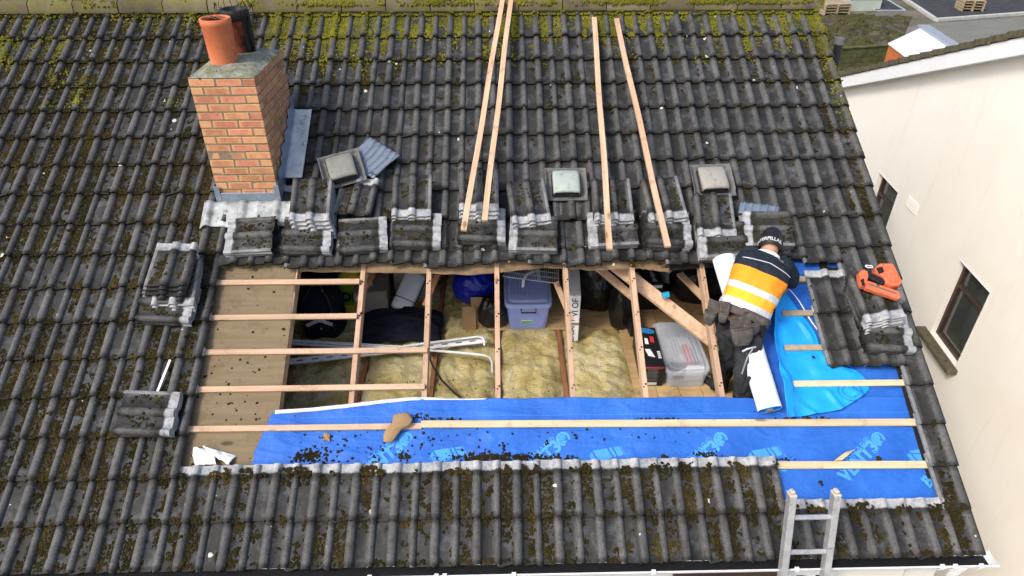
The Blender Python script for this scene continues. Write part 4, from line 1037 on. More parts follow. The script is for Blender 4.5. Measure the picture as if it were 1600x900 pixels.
def sleeve(a, b, c_, r0, r1):
    pts = [a-(b-a)*.25, a, a.lerp(b, .5), b, b.lerp(c_, .18)]; rs = [r0*.9, r0, r0*.95, r1*1.05, r1]
    pr = [Vector(p) for p in pts]; rgs = []
    for i, p in enumerate(pr):
        dd = (pr[min(i+1, 4)]-pr[max(0, i-1)]).normalized(); x_ = dd.cross(Vector((0, 0, 1))).normalized(); y_ = x_.cross(dd); rgs.append(ring(p, x_, y_, rs[i], rs[i], 18, 2, .008, 3))
    mb.loft(rgs, mi=3, cap=(True, True))
sleeve(shR-rv*.01, elR, wrR, .088, .066); sleeve(shL, elL, wrL, .088, .066)
def folds(o, st, size):
    subd(o, 2); tx = bpy.data.textures.new('folds', 'CLOUDS'); tx.noise_scale = size; tx.noise_depth = 2
    m_ = o.modifiers.new('folds', 'DISPLACE'); m_.texture = tx; m_.strength = st; m_.mid_level = .5; m_.texture_coords = 'GLOBAL'; return o
jk = folds(mb.build('jacket', [M_silver, M_hivisy, M_hivis, M_navy], wk), .028, .09)
mb = MB(); c_ = neck-ax*.012                                    # white collar edge and piping across the yoke
mb.tube([c_+rv*.082*math.cos(t)+bk*.078*math.sin(t)+ax*.012*math.sin(t) for t in [q*math.pi/14-.35 for q in range(19)]], .014, 8); mb.build('collar', M_white, jk)
mb = MB(); pp = []
for q in range(15):
    t = -.9+1.8*q/14; w_ = .80-.06*abs(t); rx, ry = .222, .143
    pp.append(hem+ax*TLn*(w_)+bk*(.035*math.sin(w_*math.pi)-.01+ry*1.04*(1-abs(t)**2.4)**(1/2.4))+rv*rx*t*1.0)
mb.tube(pp, .004, 6); mb.build('piping', M_silver, jk)
# trousers
dn = Vector((0, 0, -1)); fw = Vector((0, 1, 0)); xr = Vector((rv.x, rv.y, 0)).normalized(); yb = Vector((-xr.y, xr.x, 0))*-1
wst = hem-ax*.0
mb = MB()
mb.loft([ring(hem+ax*.05, rv, bk, .185, .135, 26, 2.3, .004), ring(hem-ax*.02, rv, bk, .192, .14, 26, 2.3, .006), ring(hip-Vector((0, 0, .02)), xr, -yb, .195, .145, 26, 2.3, .008), ring(hip-Vector((0, 0, .12)), xr, -yb, .19, .145, 26, 2.4, .01), ring(hip-Vector((0, 0, .20)), xr, -yb, .165, .12, 26, 2.4, .01)])
for hp, kn, ft, sd_ in ((hpR, knR, fR, 1), (hpL, knL, fL, 2)):
    rgs = []; pts = [hp+Vector((0, 0, .0)), hp.lerp(kn, .25), hp.lerp(kn, .6), hp.lerp(kn, .85), kn, kn.lerp(ft, .2), kn.lerp(ft, .5), kn.lerp(ft, .75), kn.lerp(ft, .9)]
    for i, p in enumerate(pts):
        rr2 = (.108, .104, .092, .086, .086, .082, .08, .08, .086)[i]; rgs.append(ring(p, xr, yb, rr2, rr2*1.08, 20, 2.2, .022, sd_+i))
    mb.loft(rgs)
tr = folds(mb.build('trousers', M_trous, wk), .05, .07)
mb = MB(); kp = knR+Vector((.03, -.085, -.05)); mb.box((0, 0, 0), (.13, .03, .20), T(kp) @ RX(R(6)) @ RZ(R(18)), .012); mb.box((0, -.01, .09), (.14, .012, .02), T(kp) @ RX(R(6)) @ RZ(R(18)), .004); mb.build('leg_pocket', M_trous, tr)
for ft, nm in ((fR, 0), (fL, 1)):
    mb = MB(); dz = RZ(R(-8 if nm == 0 else 34)); rgs = []
    for y_, w_, h_ in ((-.085, .036, .10), (-.06, .046, .12), (0, .046, .115), (.06, .05, .085), (.12, .052, .06), (.17, .044, .045), (.19, .02, .03)):
        rgs.append([T(ft) @ dz @ Vector((w_*c_, y_, max(-.0, h_*s_))) for c_, s_ in ((-1, 0), (-1.02, .35), (-.85, .75), (-.4, .97), (0, 1), (.4, .97), (.85, .75), (1.02, .35), (1, 0))])
    mb.loft(rgs, closed=True); mb.build('boot', M_trous, wk)
# tool belt with pouches
bc = hip+Vector((0, 0, .035)); mb = MB()
mb.loft([ring(bc+ax*z_, rv, bk, .205+o_, .158+o_, 30, 2.3, .004) for z_, o_ in ((-.035, .0), (-.035, .008), (.035, .010), (.035, .002))], cap=(False, False)); belt = mb.build('tool_belt', M_leath, wk)
def pouch(c_, wx, dy, hz, rot, lean=0, flap=True):
    Mp = T(c_) @ RZ(rot) @ RX(lean); mb = MB(); rgs = []
    for z_, s_, b_ in ((0, 1.0, .9), (-.25*hz, 1.05, 1.1), (-.7*hz, .92, 1.05), (-hz, .6, .5)):
        rgs.append(circ((0, 0, z_), (1, 0, 0), (0, 1, 0), wx/2*s_, dy/2*b_, 18, 3))
    inner = [circ((0, 0, -.01), (1, 0, 0), (0, 1, 0), wx/2*.88, dy/2*.74, 18, 3), circ((0, 0, -.5*hz), (1, 0, 0), (0, 1, 0), wx/2*.8, dy/2*.6, 18, 3)]
    mb.loft(inner[::-1]+rgs, M=Mp, cap=(True, True))
    mb.box((0, dy*.42, .03), (wx*1.02, .008, .12), Mp, .003)
    if flap: mb.tube([Mp @ Vector((wx/2*c2, -dy/2*.9*abs(s2), .004)) for c2, s2 in [(math.cos(q*math.pi/10), math.sin(q*math.pi/10)) for q in range(11)]], .005, 6)
    return mb.build('pouch', M_leath, belt)
pouch(ony(1176, 503, 1.335), .155, .07, .12, R(16), R(-4)); pouch(ony(1160, 513, 1.285), .175, .06, .14, R(10), R(-20))
pouch(ony(1111, 487, 1.45), .095, .08, .12, R(-40), R(-4)); pouch(ony(1131, 489, 1.38), .075, .055, .08, R(-18), R(-6)); pouch(ony(1191, 506, 1.44), .07, .06, .11, R(50))
mb = MB(); hp_ = ony(1172, 543, 1.47); mb.tube([ony(1160, 549, 1.13), ony(1168, 545, 1.12), ony(1181, 542, 1.13)], .008, 8); mb.tube([ony(1176, 545, 1.12), ony(1167, 560, 1.10), ony(1159, 584, 1.08)], .006, 6); mb.build('hammer_holder', M_steel, belt)
mb = MB()
for q in range(3): mb.tube([ony(1188+q*3, 508, 1.32), ony(1190+q*2.5, 520, 1.32), ony(1188+q*2, 533-q*3, 1.33)], .009, 6)
mb.build('tool_grip', M_black, belt)
# head: face, ears, beanie
hz_ = (headc-neck).normalized(); fwd = (Vector((.35, .85, -.45))-hz_*Vector((.35, .85, -.45)).dot(hz_)).normalized(); hx = fwd.cross(hz_).normalized()
Mh = Matrix(((hx.x, fwd.x, hz_.x, headc.x), (hx.y, fwd.y, hz_.y, headc.y), (hx.z, fwd.z, hz_.z, headc.z), (0, 0, 0, 1)))
mb = MB(); rgs = []
for z_, rx, ry, cy in ((-.125, .03, .035, .045), (-.115, .05, .055, .04), (-.085, .064, .078, .022), (-.05, .07, .088, .012), (0, .075, .095, .0), (.05, .073, .092, -.004), (.085, .058, .073, -.006), (.108, .025, .03, -.006)):
    rgs.append(circ((0, cy, z_), (1, 0, 0), (0, 1, 0), rx, ry, 22))
mb.loft(rgs, Mh)
mb.loft([circ((0, .092, .005), (1, 0, 0), (0, 0, 1), .008, .012, 10), circ((0, .108, -.018), (1, 0, 0), (0, 0, 1), .012, .016, 10), circ((0, .112, -.03), (1, 0, 0), (0, 0, 1), .014, .010, 10), circ((0, .085, -.038), (1, 0, 0), (0, 0, 1), .012, .006, 10)], Mh)
for s_ in (-1, 1):
    mb.loft([circ((s_*.072, .0, -.01), (0, 1, 0), (0, 0, 1), .016, .028, 12), circ((s_*.084, -.006, -.008), (0, 1, 0), (0, 0, 1), .020, .033, 12), circ((s_*.086, -.008, -.008), (0, 1, 0), (0, 0, 1), .012, .022, 12)], Mh)
head = mb.build('head', M_skin, wk)
mb = MB()
for s_ in (-1, 1): mb.loft([circ((s_*.03, .085, .005+q_*.0), (1, 0, 0), (0, 0, 1), r_, r_*.7, 10) for q_, r_ in ((0, .012),)]+[circ((s_*.03, .091, .005), (1, 0, 0), (0, 0, 1), .006, .004, 10)], Mh)
mb.box((0, .095, -.062), (.045, .012, .008), Mh, .003); mb.build('face_features', M_brownframe, head)
mb = MB(); rgs = []
for z_, r_, cy in ((-.045, .088, -.004), (-.04, .099, -.004), (.0, .101, -.004), (.012, .100, -.004), (.016, .096, -.004), (.05, .095, -.006), (.085, .084, -.01), (.112, .062, -.014), (.128, .032, -.018), (.132, .01, -.02)):
    rgs.append([v+Vector((0, 0, -.03 if v.y < -.02 and z_ < .0 else 0)) for v in ring(Vector((0, cy, z_)), Vector((1, 0, 0)), Vector((0, 1, 0)), r_*.93, r_*1.1, 36, 2, .004, 5)])
mb.loft(rgs, Mh, cap=(False, True)); bn = mb.build('beanie', M_black, head)
tm = text_mesh('CATERPILLAR', .046, .0009, M_silver, .001, 1.0)
for v_ in tm.vertices:                                              # wrap the word round the turned-up band
    t = -math.pi/2-.42+v_.co.x/.105; r_ = .1035+v_.co.z; x_, y_, z_ = r_*.93*math.cos(t), -.004+r_*1.1*math.sin(t), v_.co.y-.030+.006*math.sin(t)
    v_.co = (x_, y_, z_)
put('lettering', tm, bn, Mh)
mb = MB(); mb.tube([headc+hz_*.13-fwd*.02, headc+hz_*.14-fwd*.02], .02, 10); mb.build('crown_seam', M_black, bn)
# ================================================================ THINGS STORED IN THE LOFT
def translucent(name, c, alpha, rough=.25):
    k = N(name); k.b.inputs['Alpha'].default_value = alpha; return k.out(k.ramp(k.noise(9, 5), (.3, tuple(x*.9 for x in c)), (.7, c)), rough, .5, k.noise(30), .1, .003, alpha=alpha)
M_clear = translucent('clear_plastic', (.78, .86, .97), .36); M_peri = translucent('periwinkle_plastic', (.36, .46, .97), .82)
def tub(label, p_l, p_r, hgt, y_len, m, taper, lidh, lidm, over=.02, rotz=0):
    w_ = (p_r-p_l).length; c_ = (p_l+p_r)/2; e = empty('storage_box', T(c_.x, c_.y+y_len/2, c_.z) @ RZ(rotz)); tag(e, label, 'storage box'); Mb = WM[e.name]
    mb = MB(); rgs = []
    for z_, s_ in ((0, 1-.02), (.01, 1), (hgt*.5, 1+taper*.5), (hgt-.02, 1+taper), (hgt, 1+taper+.02)):
        rgs.append(circ((0, 0, z_), (1, 0, 0), (0, 1, 0), w_/2*s_*1.02, y_len/2*(1+(s_-1)*w_/y_len)*1.02, 40, 9))
    ins = [[v*.985+Vector((0, 0, .004)) for v in r_] for r_ in rgs]
    mb.loft(rgs+ins[::-1], cap=(True, True)); mb.build('tub', m, e, Mb)
    mb = MB(); W2, D2 = w_/2*(1+taper)+over, y_len/2*(1+taper*w_/y_len)+over; rgs = []
    for z_, s_ in ((hgt-.035, 1.0), (hgt+.005, 1.0), (hgt+.012, .97), (hgt+.014, .90), (hgt+.006, .88), (hgt+lidh*.8, .80), (hgt+lidh, .74)):
        rgs.append(circ((0, 0, z_), (1, 0, 0), (0, 1, 0), W2*s_, D2-(1-s_)*W2, 40, 8))
    mb.loft(rgs, cap=(False, True)); lid = mb.build('lid', lidm, e, Mb)
    mb = MB()
    for q in range(9): mb.box((-W2*.62+W2*1.24*q/8, 0, hgt+lidh+.003), (.008, (D2-.26*W2)*1.5, .006), None, .002)
    mb.build('lid_ribs', lidm, lid, Mb)
    return e, Mb, W2, D2
FB = FZ+.024
e, Mb, W2, D2 = tub('clear plastic storage box with red item inside, between the right rafters', onz(1042, 604, FB), onz(1101, 604, FB), .20, .70, M_clear, .10, .02, M_clear)
tmp = WM[e.name]
M_red = simple('red_plastic', (.70, .05, .07), (.6, .04, .05), 8, .5, .4, 0)
box('contents', (.07, -.05, .14), (.07, .26, .07), M_red, e, tmp, .01); box('contents', (-.08, -.24, .10), (.17, .05, .16), M_black, e, tmp, .006); box('contents', (.09, -.26, .09), (.17, .05, .15), M_white, e, tmp, .006)
box('contents', (0, .12, .06), (.33, .36, .08), M_white, e, tmp, .02); mb = MB(); mb.bar((-.15, -.28, .05), (.02, -.26, .16), .02, .01); mb.bar((-.1, -.1, .16), (.06, .1, .17), .015, .01); mb.build('contents', M_white, e, tmp)
e, Mb, W2, D2 = tub('periwinkle blue plastic storage box with lid and label, on the floor boards', onz(796, 514, FB), onz(854, 514, FB), .33, .52, M_peri, .16, .035, translucent('periwinkle_lid', (.46, .57, .98), .75))
mb = MB(); mb.tube([(-.075, -D2-.004, .30), (-.075, -D2-.012, .255), (.075, -D2-.012, .255), (.075, -D2-.004, .30)], .007, 6); mb.build('handle', M_black, e, Mb)
mb = MB(); mb.box((-.015, -.275, .13), (.115, .004, .075), None, .001); st = mb.build('sticker', M_white, e, Mb)
M_green = simple('green_print', (.20, .50, .12), (.16, .42, .10), 9, .6, .3, 0); box('print_band', (-.015, -.2785, .107), (.112, .002, .026), M_green, st, Mb, 0)
# wire rack and strap lying on that lid
q = ony(833, 437, WM[e.name].translation.y); ztop = FB+.33+.055; ra, rb = onz(786, 432, ztop), onz(873, 443, ztop); rc = onz(872, 412, ztop); rd_ = onz(800, 404, ztop)
e2 = empty('wire_rack', T(ra)); tag(e2, 'white wire rack with a strap lying on the periwinkle box', 'wire rack')
mb = MB()
for a, b in ((ra, rb), (rb, rc), (rc, rd_), (rd_, ra)): mb.tube([a, b], .006, 6)
for i in range(1, 26): mb.tube([ra.lerp(rb, i/26), rd_.lerp(rc, i/26)], .0028, 5)
for i in (1, 2, 3): mb.tube([ra.lerp(rd_, i/4), rb.lerp(rc, i/4)], .0035, 5)
mb.build('wires', M_white, e2); mb = MB(); u_ = Vector((0, 0, 1))
pts = [onz(817, 449, ztop-.02), onz(818, 437, ztop+.04), onz(823, 429, ztop+.06), onz(832, 425, ztop+.05), onz(843, 421, ztop+.03)]
for a, b in zip(pts, pts[1:]): mb.bar(a, b, .03, .006, (0, -.5, .8), .001)
mb.box(tuple(onz(842, 432, ztop+.008)), (.035, .2, .006), None, .001); mb.build('strap', M_white, e2)
def carton(label, cat, p_c, dims, m, rot=0, nm='carton'):
    e = empty(nm, T(p_c) @ RZ(R(rot))); tag(e, label, cat); mb = MB(); mb.box((0, 0, dims[2]/2), dims, None, .004); mb.build('case', m, e, WM[e.name]); return e, WM[e.name]
M_blk = simple('black_card', (.018, .018, .02), (.012, .012, .014), 9, .45, .4, .05)
M_bluep2 = simple('blue_print', (.03, .24, .55), (.025, .2, .48), 9, .5, .3, 0)
# printed black cartons under the fifth rafter
pf = onz(1021, 603, FB); w_ = (onz(1036, 603, FB)-onz(1006, 603, FB)).length
e, Mc = carton('black printed carton beside the clear box, with blue and red pictures on top', 'carton', Vector((pf.x-.01, pf.y+.30, FB)), (w_+.02, .60, .24), M_blk, -2)
hw_ = w_/2
mb = MB(); mb.prism([(-.07, .22), (-.08, .265), (-.03, .285), (.04, .275), (.085, .235), (.08, .20), (.03, .19)], .2415, .243); mb.build('printed_picture', M_bluep2, e, Mc)
mb = MB(); mb.prism([(.02, .06), (.055, .05), (.06, .14), (.025, .15)], .2415, .243); mb.build('printed_picture', M_red, e, Mc); mb = MB(); mb.prism([(.03, .22+.07), (.075, .285), (.075, .295), (.03, .297)], .2415, .243); mb.build('printed_picture', M_red, e, Mc)
mb = MB(); mb.prism([(-.035, .03), (.0, .025), (.0, .115), (-.03, .12)], .2415, .243); mb.build('printed_picture', M_white, e, Mc); mb = MB(); mb.prism([(-.03, -.15), (.03, -.17), (.0, -.05), (-.05, -.05)], .2415, .243); mb.build('printed_picture', M_white, e, Mc); mb = MB()
for i in range(4): mb.prism([(.06, -.08-.028*i), (.088, -.08-.028*i), (.088, -.10-.028*i), (.06, -.10-.028*i)], .2415, .243)
mb.build('printed_lines', M_white, e, Mc)
mb = MB()
for i in range(9): mb.box((-.01+.004*(i % 3), -.301, .20-.017*i), (.11-.02*(i % 2), .002, .006), None, 0)
mb.build('printed_lines', M_grey, e, Mc); box('printed_band', (0, -.301, .222), (w_, .002, .012), M_red, e, Mc, 0); box('printed_band', (0, -.302, .03), (.09, .002, .03), M_silver, e, Mc, 0)
p2 = onz(1012, 490, FB)
e, Mc = carton('black carton with white side lettering behind the printed carton', 'carton', Vector((p2.x, p2.y+.22, FB)), (.30, .30, .34), M_blk, 3)
mb = MB()
for i in range(2):
    for j in range(6): mb.box((-.09+.15*i, -.10+.035*j, .341), (.05-.012*(j % 3), .02, .002), None, 0)
mb.build('printed_lines', M_silver, e, Mc); box('printed_band', (.03, -.151, .30), (.2, .003, .035), M_white, e, Mc, 0)
pk = onz(991, 530, FB); e, Mc = carton('small black case standing on the floor behind the fifth rafter', 'case', Vector((pk.x, pk.y+.2, FB)), (.10, .32, .17), M_blk, 5, 'black_case')
box('clasp', (0, -.163, .12), (.03, .008, .03), M_grey, e, Mc, .002)
# tall white flat-pack box with lettering up its edge
pw = onz(896, 533, FB); e, Mc = carton('tall white flat-pack box standing on edge behind the fourth rafter', 'flat-pack box', Vector((pw.x+.01, pw.y+.30, FB)), (.115, .60, .56), M_white, -4, 'flat_pack_box')
put('lettering', text_mesh('PLEASANT', .075, .001, M_black), e, Mc @ T(-.012, -.302, .11) @ RX(R(90)) @ RZ(R(90))); box('tape', (0, -.3015, .22), (.116, .003, .03), M_card, e, Mc, 0)
put('lettering', text_mesh('VI OF', .09, .001, M_black), e, Mc @ T(0.01, -.302, .42) @ RX(R(90)) @ RZ(R(90)))
# bags
def blob(name, label, cat, c, rx, ry, rz, m, seed, amp=.18, knot=None, rid=1.0):
    bmx = bmesh.new(); bmesh.ops.create_icosphere(bmx, subdivisions=5, radius=1)
    for v_ in bmx.verts:
        n_ = v_.co.normalized(); t = noise.noise(n_*1.6+Vector((seed, 0, 0)))*amp
        a_ = math.atan2(n_.y, n_.x); up2 = max(0, n_.z)
        t += rid*.035*(1-abs(noise.noise((n_*4+Vector((0, seed, 0))))*2))+rid*.02*abs(noise.noise(n_*9+Vector((seed, 1, 0))))
        t += rid*.05*up2*math.sin(a_*9+seed+4*n_.z)*.6
        p = n_*(1+t); z_ = p.z; 
        if z_ < -.62: z_ = -.62+(z_+.62)*.15
        v_.co = Vector((p.x*rx, p.y*ry, z_*rz))
    me_ = bpy.data.meshes.new(name); bmx.to_mesh(me_); bmx.free(); me_.polygons.foreach_set('use_smooth', [True]*len(me_.polygons)); me_.materials.append(m)
    e = empty(name, T(c[0], c[1], c[2]-.6*rz)); tag(e, label, cat); put('sack', me_, e, T(*c))
    if knot is not None:
        mb = MB(); k0 = Vector(c)+Vector(knot); mb.loft([circ(k0+Vector((0, 0, z_)), (1, 0, 0), (0, 1, 0), r_, r_*.8, 12) for z_, r_ in ((-.05, .05), (0, .018), (.02, .02), (.06, .05), (.075, .03))]); mb.build('knot', m, e)
    return e
M_poly = simple('black_polythene', (.012, .012, .013), (.008, .008, .009), 6, .28, .6, .5, .012, 24)
M_bpoly = simple('blue_polythene', (.008, .022, .36), (.006, .015, .26), 6, .3, .6, .5, .012, 24)
M_gpoly = translucent('grey_polythene', (.42, .47, .53), .85, .35)
def fl_at(x, y): return onz(x, y, FB)
p = fl_at(740, 492); blob('blue_bag', 'full blue plastic bag behind the third rafter', 'plastic bag', (p.x, p.y+.15, FB+.28), .23, .19, .20, M_bpoly, 3, .10)
p = fl_at(770, 514); blob('bin_bag', 'small black bin bag left of the periwinkle box', 'bin bag', (p.x, p.y+.12, FB+.13), .17, .14, .20, M_poly, 8, .14)
p = fl_at(932, 489); blob('bin_bag', 'big black bin bag right of the tall white box', 'bin bag', (p.x, p.y+.2, FB+.22), .26, .22, .36, M_poly, 14, .12)
p = fl_at(971, 516); blob('bin_bag', 'slumped black bin bag at the foot of the diagonal strut', 'bin bag', (p.x, p.y+.12, FB+.20), .13, .15, .32, M_poly, 21, .14)
p = fl_at(1047, 460); blob('grey_bag', 'pale grey plastic bag high behind the diagonal strut', 'plastic bag', (p.x, p.y+.1, FB+.28), .16, .14, .2, M_gpoly, 27, .12)
p = fl_at(1075, 470); blob('bin_bag', 'black bag in the dark right corner of the loft', 'bin bag', (p.x+.1, p.y+.1, FB+.2), .3, .25, .3, M_poly, 31, .12)
# brown card leaning by the blue bag
p = fl_at(738, 517); e = empty('cardboard_flap', T(p)); tag(e, 'brown cardboard flaps standing below the blue bag', 'cardboard')
for dx, w_, h_, dy in ((-.03, .14, .26, .02), (.05, .12, .34, .06)): MB().box((0, 0, h_/2), (w_, .006, h_), T(p.x+dx, p.y+dy, FB) @ RX(R(-14)), .001).build('flap', M_card, e)
# navy cloth heap
k = N('navy_cloth'); M_cloth = k.out(k.ramp(k.noise(6), (.3, (.006, .007, .014)), (.7, (.017, .019, .034))), .9, .15, k.noise(14, 6), .8, .02)
a_, b_, c_, d_ = onz(560, 541, FZ+.05), onz(690, 535, FZ+.05), onz(692, 492, FZ+.05), onz(556, 500, FZ+.05)
def navy(s_, t_):
    p = a_.lerp(b_, s_).lerp(d_.lerp(c_, s_), t_); hmp = math.sin(math.pi*min(1, s_*1.0))**.4*math.sin(math.pi*min(1, t_*.62+.06))**.6
    wv = .05*noise.noise((s_*3+t_*2, t_*6, 2))+.03*(1-abs(noise.noise((s_*3.5-t_*3, t_*8, 6))*2))
    return (p.x+.03*noise.noise((s_*5, t_*5, 2)), p.y+.03*noise.noise((s_*5, t_*5, 9)), FZ+.03+.15*hmp+wv*hmp)
mb = MB(); mb.grid(60, 50, navy); tag(solid(mb.build('navy_cloth', M_cloth), .004), 'dark navy cloth heaped on the insulation behind the white rails', 'cloth')
# silver wrapped cushion, cardboard boards behind
M_foil = simple('clear_wrap', (.80, .82, .82), (.62, .64, .65), 5, .3, .6, .6, .015, 18)
pa, pb = ony(624, 487, 2.98), ony(652, 425, 3.3); dd = (pb-pa).normalized(); x_ = Vector((1, .1, 0)); x_ = (x_-dd*x_.dot(dd)).normalized(); y_ = dd.cross(x_)
mb = MB(); rgs = []
for t, s_ in ((0, .3), (.03, .8), (.08, .96), (.3, 1), (.6, 1), (.92, .97), (.97, .8), (1, .3)): rgs.append([v+(x_*.006+y_*.012)*noise.noise((v.x*9, v.y*9, v.z*9)) for v in circ(pa.lerp(pb, t), x_, y_, .115*s_, .065*s_, 26, 3)])
e = empty('wrapped_cushion', T(pa)); tag(e, 'pale cushion in clear wrapping leaning above the navy cloth', 'cushion'); mb.loft(rgs); mb.build('cushion', M_foil, e); 
mb = MB(); mb.tube([v for v in rgs[3]]+[rgs[3][0]], .005, 6); mb.tube([pa+x_*.118, pa.lerp(pb, .5)+x_*.124, pb+x_*.118], .007, 6); mb.build('piping', M_black, e)
M_board = simple('grey_cardboard', (.30, .265, .21), (.22, .19, .15), 3, .85, .15, .15)
p = fl_at(576, 508); e, Mc = carton('plain grey brown cardboard box at the back left of the loft', 'cardboard box', Vector((p.x+.03, p.y+.25, FB)), (.34, .40, .38), M_board, 4, 'cardboard_box')
for s_ in (-1, 1): box('flap', (s_*.086, 0, .384), (.166, .39, .005), M_board, e, Mc, 0)
p = fl_at(640, 500); e, Mc = carton('beige board leaning behind the wrapped cushion', 'board', Vector((p.x, p.y+.42, FB)), (.40, .03, .62), simple('beige_board', (.46, .42, .33), (.38, .34, .26), 3, .85, .15, .1), -6, 'leaning_board'); box('edge_band', (.205, 0, .31), (.012, .034, .62), M_black, e, Mc, .002); box('edge_band', (-.205, 0, .31), (.012, .034, .62), M_black, e, Mc, .002)
p = fl_at(573, 500); e, Mc = carton('small pale blue box on the cardboard box by the first rafter', 'small box', Vector((p.x+.04, p.y+.12, FB+.389)), (.10, .10, .12), simple('pale_blue_card', (.30, .48, .72), (.26, .42, .64), 6, .6, .3, 0), 10, 'small_box'); box('lid', (0, 0, .122), (.104, .104, .02), M_white, e, Mc, .002)
# yellow and green bag
p = fl_at(548, 510); e = empty('compost_bag', T(p.x, p.y+.3, FB)); tag(e, 'yellow and green printed bag standing left of the first rafter', 'bag'); Mc = WM[e.name]
M_yel = simple('yellow_print', (.78, .58, .03), (.7, .5, .02), 6, .45, .4, .4, .01, 20); M_lime = simple('lime_print', (.20, .36, .03), (.15, .3, .02), 6, .45, .4, .4, .01, 20)
mb = MB(); rgs = []
for z_, s_ in ((0, .9), (.05, 1.05), (.10, 1.05), (.13, 1.05), (.24, 1.02), (.34, 1.0), (.40, .95), (.46, .7), (.5, .25)): rgs.append([v+Vector((0, 0, 0))*1 for v in ring(Vector((0, 0, z_)), Vector((1, 0, 0)), Vector((0, 1, 0)), .155*min(1, s_+.1), .09*s_, 28, 3, .012)])
mb.loft(rgs, Mc, mi=[0, 0, 0, 1, 1, 1, 0, 0]); mb.build('sack', [M_yel, M_lime], e); put('lettering', text_mesh('DE', .15, .006, M_black, .003), e, Mc @ T(-.01, -.108, .24) @ RX(R(90)))
put('lettering', text_mesh('EXTRA', .06, .003, M_black, .003), e, Mc @ T(0, -.098, .41) @ RX(R(90)))
# black holdall with silver buckled straps
p = fl_at(505, 534); e = empty('holdall', T(p.x, p.y+.2, FB)); tag(e, 'black holdall with silver buckles in the dark left of the loft', 'holdall'); Mc = WM[e.name]
mb = MB(); rgs = []
for z_, s_ in ((0, .85), (.04, 1), (.2, 1.04), (.4, 1.0), (.52, .9), (.56, .6)): rgs.append(ring(Vector((0, 0, z_)), Vector((1, 0, 0)), Vector((0, 1, 0)), .20*s_, .17*s_, 28, 3.2, .018))
mb.loft(rgs, Mc); mb.build('bag', M_cloth, e)
mb = MB()
for sg in (-1, 1): mb.bar((-.14*sg, -.19, .20), (.14*sg, -.195, .34), .04, .012, (0, -1, 0), .003)
mb.box((0, -.20, .27), (.12, .014, .05), None, .005); mb.v = [tuple(Mc @ Vector(v)) for v in mb.v]; mb.build('buckle', M_silver, e)
mb = MB(); mb.tube([Mc @ Vector(v) for v in ((.13, -.19, .1), (.15, -.2, .3), (.12, -.18, .5), (.05, -.1, .62), (-.05, -.1, .62), (-.12, -.18, .5))], .014, 6); mb.build('strap', M_black, e)
p = fl_at(500, 500); e, Mc = carton('black crate at the back left of the loft, half hidden by the holdall', 'crate', Vector((p.x, p.y+.4, FB)), (.55, .4, .44), M_blk, 0, 'black_crate'); box('rim', (0, 0, .445), (.58, .43, .02), M_black, e, Mc, .004)
# white slotted bed rails
zr = FZ+.12
def rail(label, a, b, tube_pts, w_):
    P, Q = onz(*a, zr), onz(*b, zr+.01); e = empty('bed_rail', T(P)); tag(e, label, 'bed rail', 'white slotted rails on the insulation')
    mb = MB(); upv = Vector((0, -.6, .8)); mb.bar(P, Q, .062, .022, upv, .004); mb.build('channel', M_pvc, e)
    dd = (Q-P).normalized(); sd_ = dd.cross(upv).normalized(); nn = sd_.cross(dd); mb = MB()
    for i in range(1, 14):
        c_ = P.lerp(Q, i/14)+nn*.0115; mb.bar(c_-dd*.03, c_+dd*.03, .010, .002, nn, 0)
    mb.build('slots', M_black, e)
    mb = MB(); mb.tube([onz(x, y, z_) for x, y, z_ in tube_pts], .0125, 8); mb.build('tube', M_pvc, e)
rail('white slotted rail with its tube end at the third rafter', (446, 566), (760, 531), [(630, 541, zr+.05), (700, 532, zr+.06), (745, 526, zr+.07), (753, 527, zr+.07), (757, 532, zr+.05), (757, 540, zr+.02)], 1)
rail('white slotted rail with bent tube at both ends, crossing behind', (455, 534), (670, 548), [(449, 555, zr), (449, 542, zr+.03), (453, 535, zr+.04), (461, 532, zr+.04), (540, 538, zr+.03), (668, 547, zr+.04), (730, 552, zr+.05), (757, 555, zr+.05), (766, 559, zr+.05), (769, 566, zr+.04), (769, 583, zr+.02)], 1)
# black cable looping down
mb = MB(); mb.tube([onz(666, 530, FZ+.3), onz(668, 548, FZ+.22), onz(675, 570, FZ+.14), onz(690, 594, FZ+.09), onz(708, 612, FZ+.07), onz(732, 632, FZ+.06)], .010, 8); tag(mb.build('cable', M_black), 'thick black cable looping over the insulation past the second rafter', 'cable')
q = ony(1040, 461, 2.02); MB().box((0, 0, 0), (.055, .05, .05), T(q) @ RZ(.3) @ RX(R(-40)), .003).build('blue_tape', simple('blue_tape', (.02, .38, .62), None, 6, .5, .4, 0), house)
# ================================================================ LADDER
a = R(72); ld = Vector((0, math.cos(a), math.sin(a))); nl = Vector((0, -math.sin(a), math.cos(a)))
M_alu = simple('scuffed_aluminium', (.60, .61, .62), (.42, .43, .44), 12, .45, .5, .2, metal=.55, dirt=(.24, .22, .2))
base = Vector((0, -.14, -.05)); tp = .70; bt = (HZ+.05)/math.sin(a)
e = empty('ladder', T(2.3, base.y+ld.y*bt, HZ)); tag(e, 'scuffed aluminium ladder leaning on the white gutter', 'ladder')
for x_ in (2.148, 2.448):
    A2, B2 = base+ld*bt+Vector((x_, 0, 0)), base+ld*tp+Vector((x_-.0, 0, 0))
    mb = MB(); mb.bar(A2, B2, .048, .068, nl, .005); mb.build('rail', M_alu, e)
    mb = MB(); mb.bar(B2-ld*.004, B2+ld*.012, .051, .072, nl, .006); mb.bar(B2+ld*.012, B2+ld*.035, .036, .05, nl, .010); mb.build('end_cap', simple('end_cap_plastic', (.62, .56, .46), (.5, .44, .36), 9, .6, .3, .2) if x_ < 2.2 else MATS['end_cap_plastic'], e)
i = 0; t = .52
